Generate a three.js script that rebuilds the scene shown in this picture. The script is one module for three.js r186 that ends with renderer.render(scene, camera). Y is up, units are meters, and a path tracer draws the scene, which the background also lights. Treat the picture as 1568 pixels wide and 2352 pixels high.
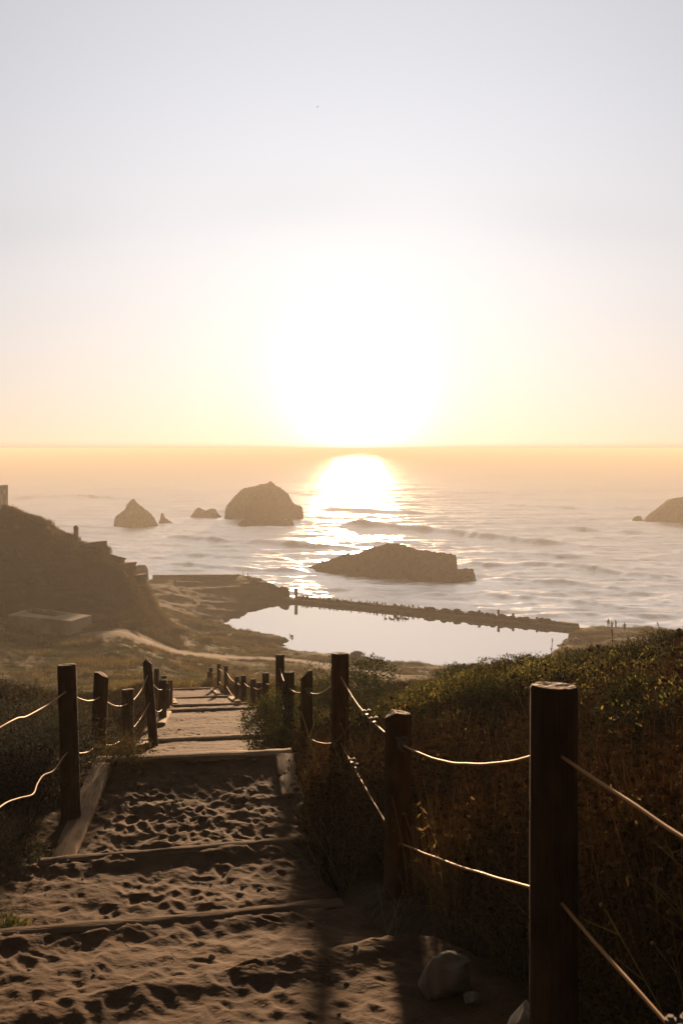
import * as THREE from 'three';
import { mergeGeometries, mergeVertices } from 'three/addons/utils/BufferGeometryUtils.js';
import { MarchingCubes } from 'three/addons/objects/MarchingCubes.js';

// ------------------------------------------------------------------ camera, sky, sun, exposure
const EYE = 40;                                   // eye height above the sea, metres
const SEA_Y = -8;                                  // level of the sea; the shore below the stairs stands above it
const scene = new THREE.Scene();
const camera = new THREE.PerspectiveCamera(59.6, 1763 / 2644, 0.1, 80000);
camera.position.set(0, EYE, 0);
camera.lookAt(0, EYE, -10);
camera.setViewOffset(1568, 2644, 0, 292, 1568, 2352);   // level camera with the lens shifted down
camera.focus = 12;
camera.userData.fStop = 5.6;
const renderer = new THREE.WebGLRenderer({ antialias: true });
renderer.setSize(682, 1024);
renderer.toneMapping = THREE.LinearToneMapping;
renderer.toneMappingExposure = 3.3;
renderer.shadowMap.enabled = true;

const SUN = new THREE.Vector3(36, 122, -2308).normalize();
{
  const W = 1024, H = 512, data = new Float32Array(W * H * 4);
  const lerp = (a, b, t) => a + (b - a) * t, deg = 180 / Math.PI;
  for (let j = 0; j < H; j++) for (let i = 0; i < W; i++) {
    const el = Math.max(((j + 0.5) / H - 0.5) * Math.PI, 0.002), az = ((i + 0.5) / W - 0.5) * 2 * Math.PI;
    const x = Math.cos(el) * Math.cos(az), y = Math.sin(el), z = Math.cos(el) * Math.sin(az);
    const g = Math.acos(Math.min(1, x * SUN.x + y * SUN.y + z * SUN.z)) * deg, e = el * deg;
    // brightness falls with the angle from the sun; the low sky is warmer and a little brighter
    const L = 0.045 + 0.87 * Math.exp(-Math.pow(g / 43, 2.1));
    const warm = Math.exp(-e / 7), side = 0.35 + 0.65 * Math.exp(-Math.pow(g / 70, 2));
    const low = 1 + 0.22 * Math.exp(-e / 9);
    let r = L * low * lerp(0.975, 1.14, warm * side), gg = L * low * lerp(0.985, 0.84, warm * side), b = L * low * lerp(1.05, 0.54, warm * side);
    const a1 = 5 * Math.exp(-Math.pow(g / 1.5, 1.15)), a2 = 0.3 * Math.exp(-Math.pow(g / 8, 1.3));
    r += a1 + a2; gg += a1 * 0.9 + a2 * 0.88; b += a1 * 0.74 + a2 * 0.7;
    // a faint band of thin high cloud
    const band = 0.045 * Math.exp(-Math.pow((e - 12.5 - 1.2 * Math.sin(az * 7)) / 1.6, 2)) * (0.6 + 0.4 * Math.sin(az * 23 + 1));
    const k = (j * W + i) * 4;
    const q = (1 - band) / 3.3; data[k] = r * q; data[k + 1] = gg * q; data[k + 2] = b * q; data[k + 3] = 1;
  }
  const sky = new THREE.DataTexture(data, W, H, THREE.RGBAFormat, THREE.FloatType);
  sky.mapping = THREE.EquirectangularReflectionMapping; sky.magFilter = THREE.LinearFilter; sky.needsUpdate = true;
  scene.background = sky; scene.environment = sky;
}
const sun = new THREE.DirectionalLight(new THREE.Color().setRGB(1, 0.63, 0.36), 5);
sun.name = 'sun';
sun.position.copy(SUN).multiplyScalar(300).add(new THREE.Vector3(0, 30, -20));
sun.target.position.set(0, 30, -20);
sun.castShadow = true; sun.shadow.radius = 4;
Object.assign(sun.shadow.camera, { left: -120, right: 120, top: 120, bottom: -120, near: 1, far: 900 });
sun.shadow.mapSize.set(4096, 4096);
scene.add(sun, sun.target);
scene.fog = new THREE.FogExp2(new THREE.Color().setRGB(1, 0.96, 0.85), 0.0007);

// ------------------------------------------------------------------ helpers
let seed = 20240611;
const rnd = () => { seed = (seed + 0x6D2B79F5) | 0; let t = Math.imul(seed ^ (seed >>> 15), 1 | seed); t = (t + Math.imul(t ^ (t >>> 7), 61 | t)) ^ t; return ((t ^ (t >>> 14)) >>> 0) / 4294967296; };
const rr = (a, b) => a + (b - a) * rnd();
const clamp = (x, a = 0, b = 1) => Math.min(b, Math.max(a, x));
const mix = (a, b, t) => a + (b - a) * t;
const sstep = (a, b, x) => { const t = clamp((x - a) / (b - a)); return t * t * (3 - 2 * t); };
function hash(i, j, k = 0) { let h = Math.imul(i, 374761393) ^ Math.imul(j, 668265263) ^ Math.imul(k, 1274126177); h = Math.imul(h ^ (h >>> 13), 1274126177); return ((h ^ (h >>> 16)) >>> 0) / 4294967296; }
function noise(x, y, k = 0) {                      // value noise, -1..1
  const i = Math.floor(x), j = Math.floor(y); let u = x - i, v = y - j; u = u * u * u * (u * (u * 6 - 15) + 10); v = v * v * v * (v * (v * 6 - 15) + 10);
  return 2 * mix(mix(hash(i, j, k), hash(i + 1, j, k), u), mix(hash(i, j + 1, k), hash(i + 1, j + 1, k), u), v) - 1;
}
function fbm(x, y, oct = 4, k = 0) { let s = 0, a = 0.5, f = 1; for (let o = 0; o < oct; o++) { s += a * noise(x * f + o * 17.3, y * f - o * 9.7, k + o); a *= 0.5; f *= 2.03; } return s; }
function noise3(x, y, z, k = 0) { const i = Math.floor(z); let w = z - i; w = w * w * (3 - 2 * w); return mix(noise(x, y, k + i * 31), noise(x, y, k + (i + 1) * 31), w); }
function fbm3(x, y, z, oct = 4, k = 0) { let s = 0, a = 0.5, f = 1; for (let o = 0; o < oct; o++) { s += a * noise3(x * f + o * 7.1, y * f + o * 3.7, z * f - o * 5.3, k + o * 101); a *= 0.5; f *= 2.07; } return s; }
const FPX = 2308, CX = 784, HZ = 1030;             // measured off the photograph: focal length, centre and horizon row of a 1568 x 2352 picture
const across = (px, F) => (px - CX) / FPX * F, down = (py, F) => (py - HZ) / FPX * F;
const V = (x, y, z) => new THREE.Vector3(x, y, z);
function interp(table, x) { if (x <= table[0][0]) return table[0][1]; for (let i = 1; i < table.length; i++) if (x <= table[i][0]) { const [a, p] = table[i - 1], [b, q] = table[i]; return p + (q - p) * (x - a) / (b - a); } return table[table.length - 1][1]; }
const used = {};
function numbered(n) { const k = used[n] = (used[n] ?? -1) + 1; return k ? n + '_' + String(k).padStart(3, '0') : n; }
function shadows(o) { o.castShadow = true; o.receiveShadow = true; return o; }
function tag(o, label, category, group, kind) { Object.assign(o.userData, { label, category }); if (group) o.userData.group = group; if (kind) o.userData.kind = kind; return o; }
function thing(name, label, category, pos, group) { const g = new THREE.Group(); g.name = numbered(name); if (pos) g.position.copy(pos); tag(g, label, category, group); scene.add(g); return g; }
function part(name, geo, m, parent) { const o = shadows(new THREE.Mesh(geo, m)); o.name = name; parent.add(o); return o; }
function solo(name, geo, m, label, category, group, kind) { const o = shadows(new THREE.Mesh(geo, m)); o.name = numbered(name); tag(o, label, category, group, kind); scene.add(o); return o; }
function buffer(pos, idx, uv, col) {
  const g = new THREE.BufferGeometry(); g.setAttribute('position', new THREE.BufferAttribute(pos instanceof Float32Array ? pos : new Float32Array(pos), 3));
  if (uv) g.setAttribute('uv', new THREE.BufferAttribute(uv instanceof Float32Array ? uv : new Float32Array(uv), 2));
  if (col) g.setAttribute('color', new THREE.BufferAttribute(col instanceof Float32Array ? col : new Float32Array(col), 3));
  if (idx) g.setIndex(new THREE.BufferAttribute(idx instanceof Uint32Array ? idx : new Uint32Array(idx), 1));
  g.computeVertexNormals(); return g;
}
function gridIndex(rows, cols, flip) { const idx = new Uint32Array((rows - 1) * (cols - 1) * 6); let q = 0; for (let r = 0; r < rows - 1; r++) for (let c = 0; c < cols - 1; c++) { const a = r * cols + c, b = a + 1, d = a + cols, e = d + 1; if (flip) { idx[q++] = a; idx[q++] = d; idx[q++] = b; idx[q++] = b; idx[q++] = d; idx[q++] = e; } else { idx[q++] = a; idx[q++] = b; idx[q++] = d; idx[q++] = b; idx[q++] = e; idx[q++] = d; } } return idx; }
function tex(size, fn, srgb, repeat = 1) {         // computed texture, fn(u, v) -> value or [r, g, b] in 0..1
  const d = new Uint8Array(size * size * 4);
  for (let j = 0; j < size; j++) for (let i = 0; i < size; i++) { const v = fn(i / size, j / size), k = (j * size + i) * 4; for (let c = 0; c < 3; c++) d[k + c] = 255 * clamp(v.length ? v[c] : v); d[k + 3] = 255; }
  const t = new THREE.DataTexture(d, size, size); t.wrapS = t.wrapT = THREE.RepeatWrapping; t.magFilter = THREE.LinearFilter; t.minFilter = THREE.LinearMipmapLinearFilter; t.generateMipmaps = true; t.repeat.set(repeat, repeat); if (srgb) t.colorSpace = THREE.SRGBColorSpace; t.needsUpdate = true; return t;
}
function tileNoise(u, v, n, k) {                   // noise that repeats over the unit square
  const x = u * n, y = v * n, i = Math.floor(x), j = Math.floor(y); let a = x - i, b = y - j; a = a * a * (3 - 2 * a); b = b * b * (3 - 2 * b); const h = (p, q) => hash(((p % n) + n) % n, ((q % n) + n) % n, k);
  return mix(mix(h(i, j), h(i + 1, j), a), mix(h(i, j + 1), h(i + 1, j + 1), a), b);
}
const tileFbm = (u, v, n, oct, k) => { let s = 0, a = 0.5; for (let o = 0; o < oct; o++) { s += a * tileNoise(u, v, n << o, k + o); a *= 0.5; } return s / (1 - a * 2 * 0.5); };
const lin = (r, g, b) => new THREE.Color().setRGB(r, g, b);

// ------------------------------------------------------------------ materials
const grainBump = tex(512, (u, v) => 0.55 * tileNoise(u, v * 0.0625 * 16 / 16, 128, 3) * 0.5 + 0.5 * tileFbm(u, v / 1, 32, 3, 9));
const woodLong = tex(512, (u, v) => { const s = tileNoise(u, v, 12, 5) * 0.35 + (tileNoise(u, Math.floor(v * 3) / 3, 96, 6) * 0.5 + tileNoise(u, v, 40, 8) * 0.5) * 0.4 + tileNoise(u, v, 5, 7) * 0.4; const t = 0.45 + 0.5 * s; return [t, t * 0.95, t * 0.88]; }, true);
const woodBump = tex(512, (u, v) => 0.6 * tileNoise(u, v * 0 + 0.1, 128, 11) + 0.25 * tileNoise(u, v, 64, 12) + 0.15 * tileNoise(u, v, 256, 13));
const sandBump = tex(512, (u, v) => 0.6 * tileFbm(u, v, 64, 3, 21) + 0.4 * tileNoise(u, v, 16, 22));
const sandCol = tex(512, (u, v) => { const t = 0.62 + 0.3 * tileFbm(u, v, 8, 6, 31) + 0.16 * (tileNoise(u, v, 256, 37) - 0.5); const d = tileNoise(u, v, 128, 41) > 0.93 ? 0.6 : 1; return [t * d, t * 0.97 * d, t * 0.93 * d]; }, true);
const stoneBump = tex(512, (u, v) => tileFbm(u, v, 8, 6, 51));
const stoneCol = tex(256, (u, v) => { const t = 0.55 + 0.45 * tileFbm(u, v, 6, 6, 61); return [t, t, t * 0.98]; }, true);
const std = (o) => new THREE.MeshPhysicalMaterial({ roughness: 0.9, specularIntensity: 0.12, ...o });   // dry, dusty surfaces: hardly any shine
const M = {
  post: std({ color: lin(0.1, 0.068, 0.043), map: woodLong, bumpMap: woodBump, bumpScale: 0.003, roughness: 0.85 }),
  postTan: std({ color: lin(0.16, 0.11, 0.07), map: woodLong, bumpMap: woodBump, bumpScale: 0.003, roughness: 0.85 }),
  postGrey: std({ color: lin(0.12, 0.103, 0.068), map: woodLong, bumpMap: woodBump, bumpScale: 0.003, roughness: 0.85 }),
  endGrain: std({ color: lin(0.5, 0.39, 0.29), map: stoneCol, bumpMap: stoneBump, bumpScale: 0.004 }),
  beam: std({ color: lin(0.45, 0.35, 0.245), map: woodLong, bumpMap: woodBump, bumpScale: 0.003 }),
  sandyBeam: std({ color: lin(0.15, 0.1, 0.062), map: sandCol, bumpMap: sandBump, bumpScale: 0.006, roughness: 1 }),
  rope: new THREE.MeshPhysicalMaterial({ color: lin(0.44, 0.23, 0.08), roughness: 0.7, specularIntensity: 0.5 }),
  steel: std({ color: lin(0.12, 0.11, 0.1), roughness: 0.7, metalness: 0.2, specularIntensity: 0.3 }),
  sand: std({ color: lin(0.112, 0.07, 0.038), map: sandCol, bumpMap: sandBump, bumpScale: 0.006, roughness: 1 }),
  ground: std({ vertexColors: true, bumpMap: sandBump, bumpScale: 0.05, roughness: 1 }),
  gravel: std({ color: lin(0.32, 0.275, 0.23), map: sandCol, bumpMap: sandBump, bumpScale: 0.03, roughness: 1 }),
  rock: std({ color: lin(0.11, 0.08, 0.055), map: stoneCol, bumpMap: stoneBump, bumpScale: 0.5 }),
  stone: std({ color: lin(0.4, 0.36, 0.29), map: stoneCol, bumpMap: stoneBump, bumpScale: 0.012 }),
  concrete: std({ color: lin(0.3, 0.25, 0.2), map: stoneCol, bumpMap: stoneBump, bumpScale: 0.05 }),
  plaster: std({ color: lin(0.62, 0.58, 0.52), map: stoneCol }),
  sea: new THREE.MeshPhysicalMaterial({ vertexColors: true, roughness: 0.36, ior: 1.6, metalness: 0.9, bumpMap: tex(512, (u, v) => tileFbm(u, v, 6, 5, 71)), bumpScale: 0.5 }),
  pool: new THREE.MeshPhysicalMaterial({ color: lin(0.66, 0.61, 0.55), metalness: 0.75, roughness: 0, ior: 1.6, bumpMap: tex(512, (u, v) => tileFbm(u, v, 16, 4, 81)), bumpScale: 0.0008 }),
  feather: std({ color: lin(0.06, 0.05, 0.045) }),
  cloth: std({ color: lin(0.05, 0.045, 0.045) }),
  skin: std({ color: lin(0.3, 0.18, 0.12), roughness: 0.6 }),
  mark: std({ color: lin(0.42, 0.38, 0.33) }),
  stem: std({ vertexColors: true, roughness: 1 }),
};
const leafMat = (r, g, b, t = 0.45, sp = 0.2) => new THREE.MeshPhysicalMaterial({ color: lin(r, g, b), vertexColors: true, roughness: 1, specularIntensity: sp, transmission: t, thickness: 0, side: THREE.DoubleSide });
M.dry = leafMat(1, 1, 1, 0.22, 0); M.leaf = leafMat(1, 1, 1, 0.45); M.scrub = leafMat(1, 1, 1, 0.2); M.grass = leafMat(1, 1, 1, 0.3);

// ------------------------------------------------------------------ the lie of the land
// stair axis and the level of its treads, from the eye down
const axis = (F) => -0.35 - 0.114 * F - (F > 23 ? 0.0042 * (F - 23) ** 2 * (F > 45 ? (22 * 22 + 44 * (F - 45)) / ((F - 23) ** 2) : 1) : 0);
// noses: distance, level at the nose, level of the tread below, skew of the nose against the picture plane
const NOSES = [[-5.6, 0.6, 0.85, 0.12], [-3.9, 0.92, 1.15, 0.12], [-2.2, 1.2, 1.42, 0.12], [-0.6, 1.48, 1.66, 0.12], [1.2, 1.8, 1.98, 0.14], [2.95, 2.1, 2.3, 0.2], [4.72, 2.52, 2.68, 0.34], [6.0, 2.83, 2.99, 0.2], [7.78, 3.12, 3.35, 0.22], [11, 3.4, 3.95, 0.16], [17, 4.93, 5.12, 0.14], [22.9, 5.97, 6.4, 0.13], [28, 7.16, 7.45, 0.13], [34, 8.44, 8.8, 0.13], [40, 9.6, 10.2, 0.13], [46, 11.6, 11.9, 0.13]];
function treadLevel(F, t, soft = 0.05) {            // metres under the eye, before footprints
  let prevF = -9, prevD = 0.2;
  for (const [nf, d, dn, sk] of NOSES) {
    const f = nf + sk * t;
    if (F < f + 0.02) { const k = clamp((F - prevF) / (f - prevF)); const lip = soft < 0.2 && nf < 12 ? 0.035 : 0; return mix(prevD, d + lip, k) - lip * sstep(f - 0.3, f - 0.02, F); }
    if (F < f + 0.02 + soft * 4) { const k = sstep(f + 0.02, f + 0.02 + soft * 4, F); return mix(d, dn, k); }
    prevF = f + 0.02 + soft * 4; prevD = dn;
  }
  return prevD + 0.26 * (F - prevF);
}
// measured ground points: column, distance, metres under the eye
const PTS = [];
const add = (px, F, d) => PTS.push([across(px, F) / F, Math.log(F), d, F]);
for (const F of [2, 3, 4.5, 6.2, 8, 10, 12, 14.5, 17, 20, 23, 26, 30, 35, 40]) { const d = treadLevel(F, 0, 0.3); for (const t of [-1.1, 1.1]) PTS.push([(axis(F) + t) / F, Math.log(F), d - 0.03, F]); }
for (const [px, F, d] of [
  [1568, 4, 1.95], [1568, 6, 2.3], [1568, 9, 2.75], [1568, 14, 3.45], [1568, 20, 4.2], [1568, 25, 5.15], [1568, 32, 6.9], [1568, 45, 11.2], [1568, 70, 19],
  [1300, 5, 2.35], [1300, 8, 2.8], [1300, 12, 3.4], [1300, 20, 4.8], [1300, 29, 6.5], [1300, 38, 9.2], [1300, 60, 16.5], [1300, 100, 26],
  [1120, 12, 3.6], [1120, 20, 4.95], [1120, 33, 7.75], [1120, 45, 11],
  [1000, 12, 3.65], [1000, 20, 5.1], [1000, 30, 7.3], [1000, 38, 9.25], [1000, 50, 12.8], [1000, 80, 20],
  [850, 12, 4.0], [850, 20, 5.6], [850, 32, 8.25], [850, 45, 11.3], [850, 80, 20],
  [0, 6, 2.8], [0, 10, 3.4], [0, 15, 4.15], [0, 20, 5.1], [0, 30, 7.8], [0, 45, 11.4], [0, 70, 17.1], [0, 85, 19.6], [0, 98, 21.3], [0, 108, 22], [0, 116, 22.2], [0, 125, 22.3], [0, 131, 22.3],
  [250, 12, 3.75], [250, 20, 5.4], [250, 30, 7.8], [250, 45, 11.4], [250, 70, 17.2], [250, 85, 19.8], [250, 98, 21.5], [250, 108, 22.4], [250, 118, 23], [250, 128, 23.3], [250, 138, 23.5],
  [-700, 10, 3], [-700, 30, 6], [-700, 70, 13], [-700, 110, 17], [-700, 150, 8], [-700, 200, 18], [-700, 240, 30],
  [450, 60, 15.2], [450, 85, 20.1], [450, 110, 24.7], [450, 140, 29], [450, 160, 31.9], [450, 180, 34.2], [450, 205, 36],
  [650, 60, 15.6], [650, 100, 23.8], [650, 140, 30.8], [650, 158, 33.3], [650, 180, 36.2],
  [850, 110, 26.5], [850, 140, 31.8], [850, 162, 35.2], [1000, 110, 26.5], [1000, 150, 34], [1150, 120, 29], [1150, 150, 34.5], [1350, 150, 33], [1350, 190, 36.4], [1450, 203, 36.6], [1600, 200, 36.6], [1600, 130, 30],
  [2300, 8, 2.4], [2300, 25, 4.4], [2300, 70, 15], [2300, 150, 31], [2300, 200, 36],
  [0, 138, 22.1], [0, 146, 17.1], [0, 158, 11.6], [0, 165, 9.3], [0, 172, 11], [0, 195, 24], [0, 235, 35],
  [60, 140, 22.2], [60, 152, 15.6], [60, 165, 11], [60, 172, 12.6], [110, 141, 22.4], [110, 155, 16.6], [110, 166, 13], [110, 174, 15],
  [175, 142, 22.7], [175, 155, 19.2], [175, 168, 15.9], [175, 176, 18], [175, 200, 28], [240, 146, 23.4], [240, 160, 20.3], [240, 171, 17.6], [240, 178, 20], [240, 200, 29],
  [295, 150, 24.4], [295, 163, 22.2], [295, 175, 20.2], [295, 181, 23], [295, 205, 31.5], [332, 150, 26.2], [332, 165, 25.6], [332, 177, 23.6], [332, 185, 27],
  [320, 131, 24.7], [345, 118, 24.2], [360, 137, 26.9], [350, 150, 27.4], [352, 165, 27.6], [356, 180, 29], [400, 160, 31], [400, 185, 33], [370, 215, 34.6], [370, 240, 34.5], [345, 268, 35.4],
  [420, 215, 35.6], [420, 240, 35.4], [420, 270, 35], [500, 222, 36.2], [500, 240, 35.8], [500, 270, 34.9], [560, 235, 36.2], [560, 262, 34.6], [560, 270, 34.4], [620, 240, 36.4], [620, 255, 35],
]) add(px, F, d);
// thin-plate spline over (direction, log distance) of the mean slope from the eye's foot
const FOOT = 1.5;
const tps = (() => {
  const n = PTS.length, P = PTS.map(([u, v]) => [u * 3.2, v]), N = n + 3, A = Array.from({ length: N }, () => new Float64Array(N + 1));
  const U = (r2) => r2 > 1e-12 ? 0.5 * r2 * Math.log(r2) : 0;
  for (let i = 0; i < n; i++) { for (let j = 0; j < n; j++) A[i][j] = U((P[i][0] - P[j][0]) ** 2 + (P[i][1] - P[j][1]) ** 2) + (i === j ? 0.0008 : 0); A[i][n] = A[n][i] = 1; A[i][n + 1] = A[n + 1][i] = P[i][0]; A[i][n + 2] = A[n + 2][i] = P[i][1]; A[i][N] = (PTS[i][2] - FOOT) / PTS[i][3]; }
  for (let c = 0; c < N; c++) { let p = c; for (let r = c + 1; r < N; r++) if (Math.abs(A[r][c]) > Math.abs(A[p][c])) p = r; [A[c], A[p]] = [A[p], A[c]]; for (let r = c + 1; r < N; r++) { const k = A[r][c] / A[c][c]; if (k) for (let q = c; q <= N; q++) A[r][q] -= k * A[c][q]; } }
  const w = new Float64Array(N); for (let r = N - 1; r >= 0; r--) { let s = A[r][N]; for (let q = r + 1; q < N; q++) s -= A[r][q] * w[q]; w[r] = s / A[r][r]; }
  return (u, v) => { u *= 3.2; let s = w[n] + w[n + 1] * u + w[n + 2] * v; for (let i = 0; i < n; i++) { const a = u - P[i][0], b = v - P[i][1]; s += w[i] * U(a * a + b * b); } return s; };
})();
const POOL_Y = EYE - 37;
const poolPts = [[684, 1386], [655, 1388], [620, 1392], [575, 1402], [540, 1415], [515, 1427], [510, 1432], [522, 1440], [545, 1447], [590, 1453], [630, 1459], [648, 1464], [656, 1471], [650, 1480], [641, 1487], [650, 1494], [675, 1500], [700, 1503], [760, 1505], [800, 1508], [860, 1514], [910, 1523], [960, 1530], [1000, 1536], [1060, 1531], [1110, 1529], [1200, 1530], [1275, 1500], [1291, 1479], [1316, 1450]].map(([px, py]) => { const F = 37 * FPX / (py - HZ); return [across(px, F), F]; });
function poolDist(x, F) {                           // positive outside the pool, metres
  let d = 1e9, inside = false;
  for (let i = 0, n = poolPts.length; i < n; i++) { const [ax, ay] = poolPts[i], [bx, by] = poolPts[(i + 1) % n]; const k = clamp(((x - ax) * (bx - ax) + (F - ay) * (by - ay)) / ((bx - ax) ** 2 + (by - ay) ** 2)); d = Math.min(d, Math.hypot(x - ax - k * (bx - ax), F - ay - k * (by - ay))); if ((ay > F) !== (by > F) && x < (bx - ax) * (F - ay) / (by - ay) + ax) inside = !inside; }
  return inside ? -d : d;
}
const coast = [[-900, 262], [-200, 260], [0, 262], [150, 264], [250, 267], [300, 268], [330, 272], [400, 276], [480, 278], [550, 275], [600, 266], [640, 253], [662, 246], [684, 242], [1318, 206], [1470, 205], [1700, 198], [2600, 185]].map(([px, F]) => [(px - CX) / FPX, F]);
function landLevel(x, z) {                          // height of the ground without small bumps
  const F = -z;
  const back = FOOT + 0.02 + 0.19 * F;
  if (F < 1.2) return EYE - Math.max(back, 0.6);
  const u = clamp(x / F, -1.1, 1.1);
  let d = FOOT + F * tps(u, Math.log(F));
  if (F < 4) d = mix(back, d, sstep(1.2, 4, F));
  let y = EYE - d;
  if (F > 120) {
    const pd = poolDist(x, F);
    if (pd < 12) { const w = fbm(x * 0.5, F * 0.5, 3, 5) * 1.2; y = pd + w < 0 ? Math.min(y, POOL_Y - 0.15 + Math.max(-1.8, (pd + w) * 0.25)) : mix(Math.max(y, POOL_Y + Math.min(0.5, 0.06 + (pd + w) * 0.2)), y, sstep(6, 12, pd)); }
    const over = F - interp(coast, x / F) + fbm(x * 0.12, F * 0.12, 4, 8) * 3;
    if (over > 0) y = mix(y, SEA_Y - 4, sstep(0, 9, over));
  }
  return y;
}
// the gravel track across the meadow, as points on the ground
function groundAt(px, py, from = 5) { for (let F = from, s; F < 300; F += s) { s = 0.004 * F; const x = across(px, F); if (EYE - down(py, F) <= landLevel(x, -F)) return V(x, landLevel(x, -F), -F); } return V(across(px, 250), 0, -250); }
const trackPts = [[185, 126], [228, 126.5], [262, 127.5], [320, 131], [400, 141], [480, 150], [560, 156], [640, 160], [700, 160], [760, 157], [860, 150]].map(([px, F]) => V(across(px, F), landLevel(across(px, F), -F), -F));
function trackDist(x, z) { let d = 1e9; for (let i = 1; i < trackPts.length; i++) { const a = trackPts[i - 1], b = trackPts[i], k = clamp(((x - a.x) * (b.x - a.x) + (z - a.z) * (b.z - a.z)) / ((b.x - a.x) ** 2 + (b.z - a.z) ** 2)); d = Math.min(d, Math.hypot(x - a.x - k * (b.x - a.x), z - a.z - k * (b.z - a.z))); } return d; }
const sandLeft = (F) => interp([[-3, 1.5], [3, 2.6], [6, 2.35], [8, 1.75], [10, 1.35], [45, 1.25]], F), sandRight = (F) => interp([[-3, 1.5], [3, 2.2], [4.6, 1.95], [5.6, 1.4], [6.6, 1.15], [9.5, 1.15], [11, 1.27], [45, 1.25]], F);
function sandiness(x, F) { if (F > 46) return 0; const t = x - axis(F); return sstep(1.12, 0.8, Math.max(-t / sandLeft(F), t / sandRight(F))); }
function landHeight(x, z) {
  const F = -z; let y = landLevel(x, z); const r = Math.hypot(x, F);
  const s = sandiness(x, F);
  if (F > -9 && F < 47) y -= 0.42 * s;
  const td = F > 100 && F < 200 ? trackDist(x, z) : 99, calm = F > 100 ? sstep(4, 8, td) : 1;
  const big = r > 30 ? sstep(30, 90, r) : 0;
  y += (1 - s) * calm * (0.1 * fbm(x * 0.9, z * 0.9, 3, 2) + big * (0.55 * fbm(x * 0.13, z * 0.21, 4, 3) + 0.3 * Math.abs(fbm(x * 0.45, z * 0.8, 3, 4))));
  if (F > 132 && F < 200 && x / F < -0.19 && y > 15.5) { const k = sstep(15.5, 18.5, y); y += k * (1.7 * fbm(x * 0.11, z * 0.11, 4, 9) + 0.9 * fbm(x * 0.5, z * 0.5, 3, 10)); const st = y / 2.2 + 0.04 * x, fr = st - Math.floor(st); y += k * 0.8 * (sstep(0.1, 0.4, fr) - fr) * sstep(-0.2, 0.2, noise(x * 0.09, st * 0.3, 17)); }
  return y;
}
// ground sheet: a ring grid, finest where the photograph looks
{
  const ang = []; const fine = 0.40, nf = 430;
  for (let i = 0; i <= 44; i++) { const k = i / 44; ang.push(-Math.PI + (Math.PI - fine) * (1 - (1 - k) ** 1.6)); }
  for (let i = 1; i < nf; i++) ang.push(-fine + 2 * fine * i / nf);
  for (let i = 44; i >= 0; i--) { const k = i / 44; ang.push(Math.PI - (Math.PI - fine) * (1 - (1 - k) ** 1.6)); }
  const rad = [0.02]; let r = 0.6; while (r < 345) { rad.push(r); r *= r < 60 ? 1.013 : 1.0065; } rad.push(400, 500, 700, 1000);
  const R = rad.length, C = ang.length, pos = new Float32Array(R * C * 3), col = new Float32Array(R * C * 3), uv = new Float32Array(R * C * 2);
  for (let i = 0; i < R; i++) for (let j = 0; j < C; j++) {
    const q = i * C + j, x = rad[i] * Math.sin(ang[j]), z = -rad[i] * Math.cos(ang[j]), F = -z;
    const y = landHeight(x, z);
    pos.set([x, y, z], q * 3); uv.set([x / 2.5, z / 2.5], q * 2);
    const n1 = fbm(x * 0.08, z * 0.11, 4, 41), n2 = fbm(x * 0.6, z * 0.9, 3, 43), n3 = fbm(x * 0.03, z * 0.03, 3, 47);
    let c = [mix(0.038, 0.08, clamp(0.5 + 1.4 * n1 + 0.7 * n2)), mix(0.036, 0.062, clamp(0.5 + 1.4 * n1 + 0.7 * n2)), mix(0.011, 0.017, clamp(0.5 + n2))];
    const bare = sstep(0.2, 0.36, n3 + 0.5 * n2 * 0.6 + (F > 205 && x > -46 && x < -8 ? 0.16 : 0));
    if (F > 60) c = c.map((v, k) => mix(v, [0.11, 0.078, 0.042][k], bare * (F > 200 ? 0.45 : 0.12)));
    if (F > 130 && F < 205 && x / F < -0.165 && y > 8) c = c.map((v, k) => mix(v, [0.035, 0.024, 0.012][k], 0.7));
    if (F < 60) { const s = clamp(0.55 + 0.8 * n2); c = c.map((v, k) => mix([0.036, 0.029, 0.018][k], [0.07, 0.054, 0.034][k], s)); const open = Math.max(sandiness(x, F), sstep(0.9, 0.5, Math.hypot((x - 2.55) / 0.8, (F - 7.7) / 1.0)), sstep(1, 0.5, Math.hypot((x - 1.95) / 0.45, (F - 5.4) / 0.5))); c = c.map((v, k) => mix(v, [0.17, 0.11, 0.068][k], open)); }
    col.set(c, q * 3);
  }
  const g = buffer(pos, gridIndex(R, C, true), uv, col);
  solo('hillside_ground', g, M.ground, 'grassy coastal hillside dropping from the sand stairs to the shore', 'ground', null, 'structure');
}
console.log('ground');
// gravel track
{
  const curve = new THREE.CatmullRomCurve3(trackPts), n = 160, pos = [], uv = [], W = 9;
  for (let i = 0; i <= n; i++) { const p = curve.getPoint(i / n), t = curve.getTangent(i / n), sx = -t.z, sz = t.x, L = Math.hypot(sx, sz); for (let j = 0; j < W; j++) { const h = (j / (W - 1) - 0.5) * (7.5 + 1.2 * noise(i * 0.31, j > 4 ? 5 : 1, 6)), x = p.x + sx / L * h, z = p.z + sz / L * h; pos.push(x, landHeight(x, z) + 0.06 - 0.14 * Math.abs(j / (W - 1) - 0.5) * 2, z); uv.push(x, z); } }
  solo('gravel_path', buffer(pos, gridIndex(n + 1, W, true), uv), M.gravel, 'pale gravel path winding across the meadow towards the pool', 'path', null, 'structure');
}
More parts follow.
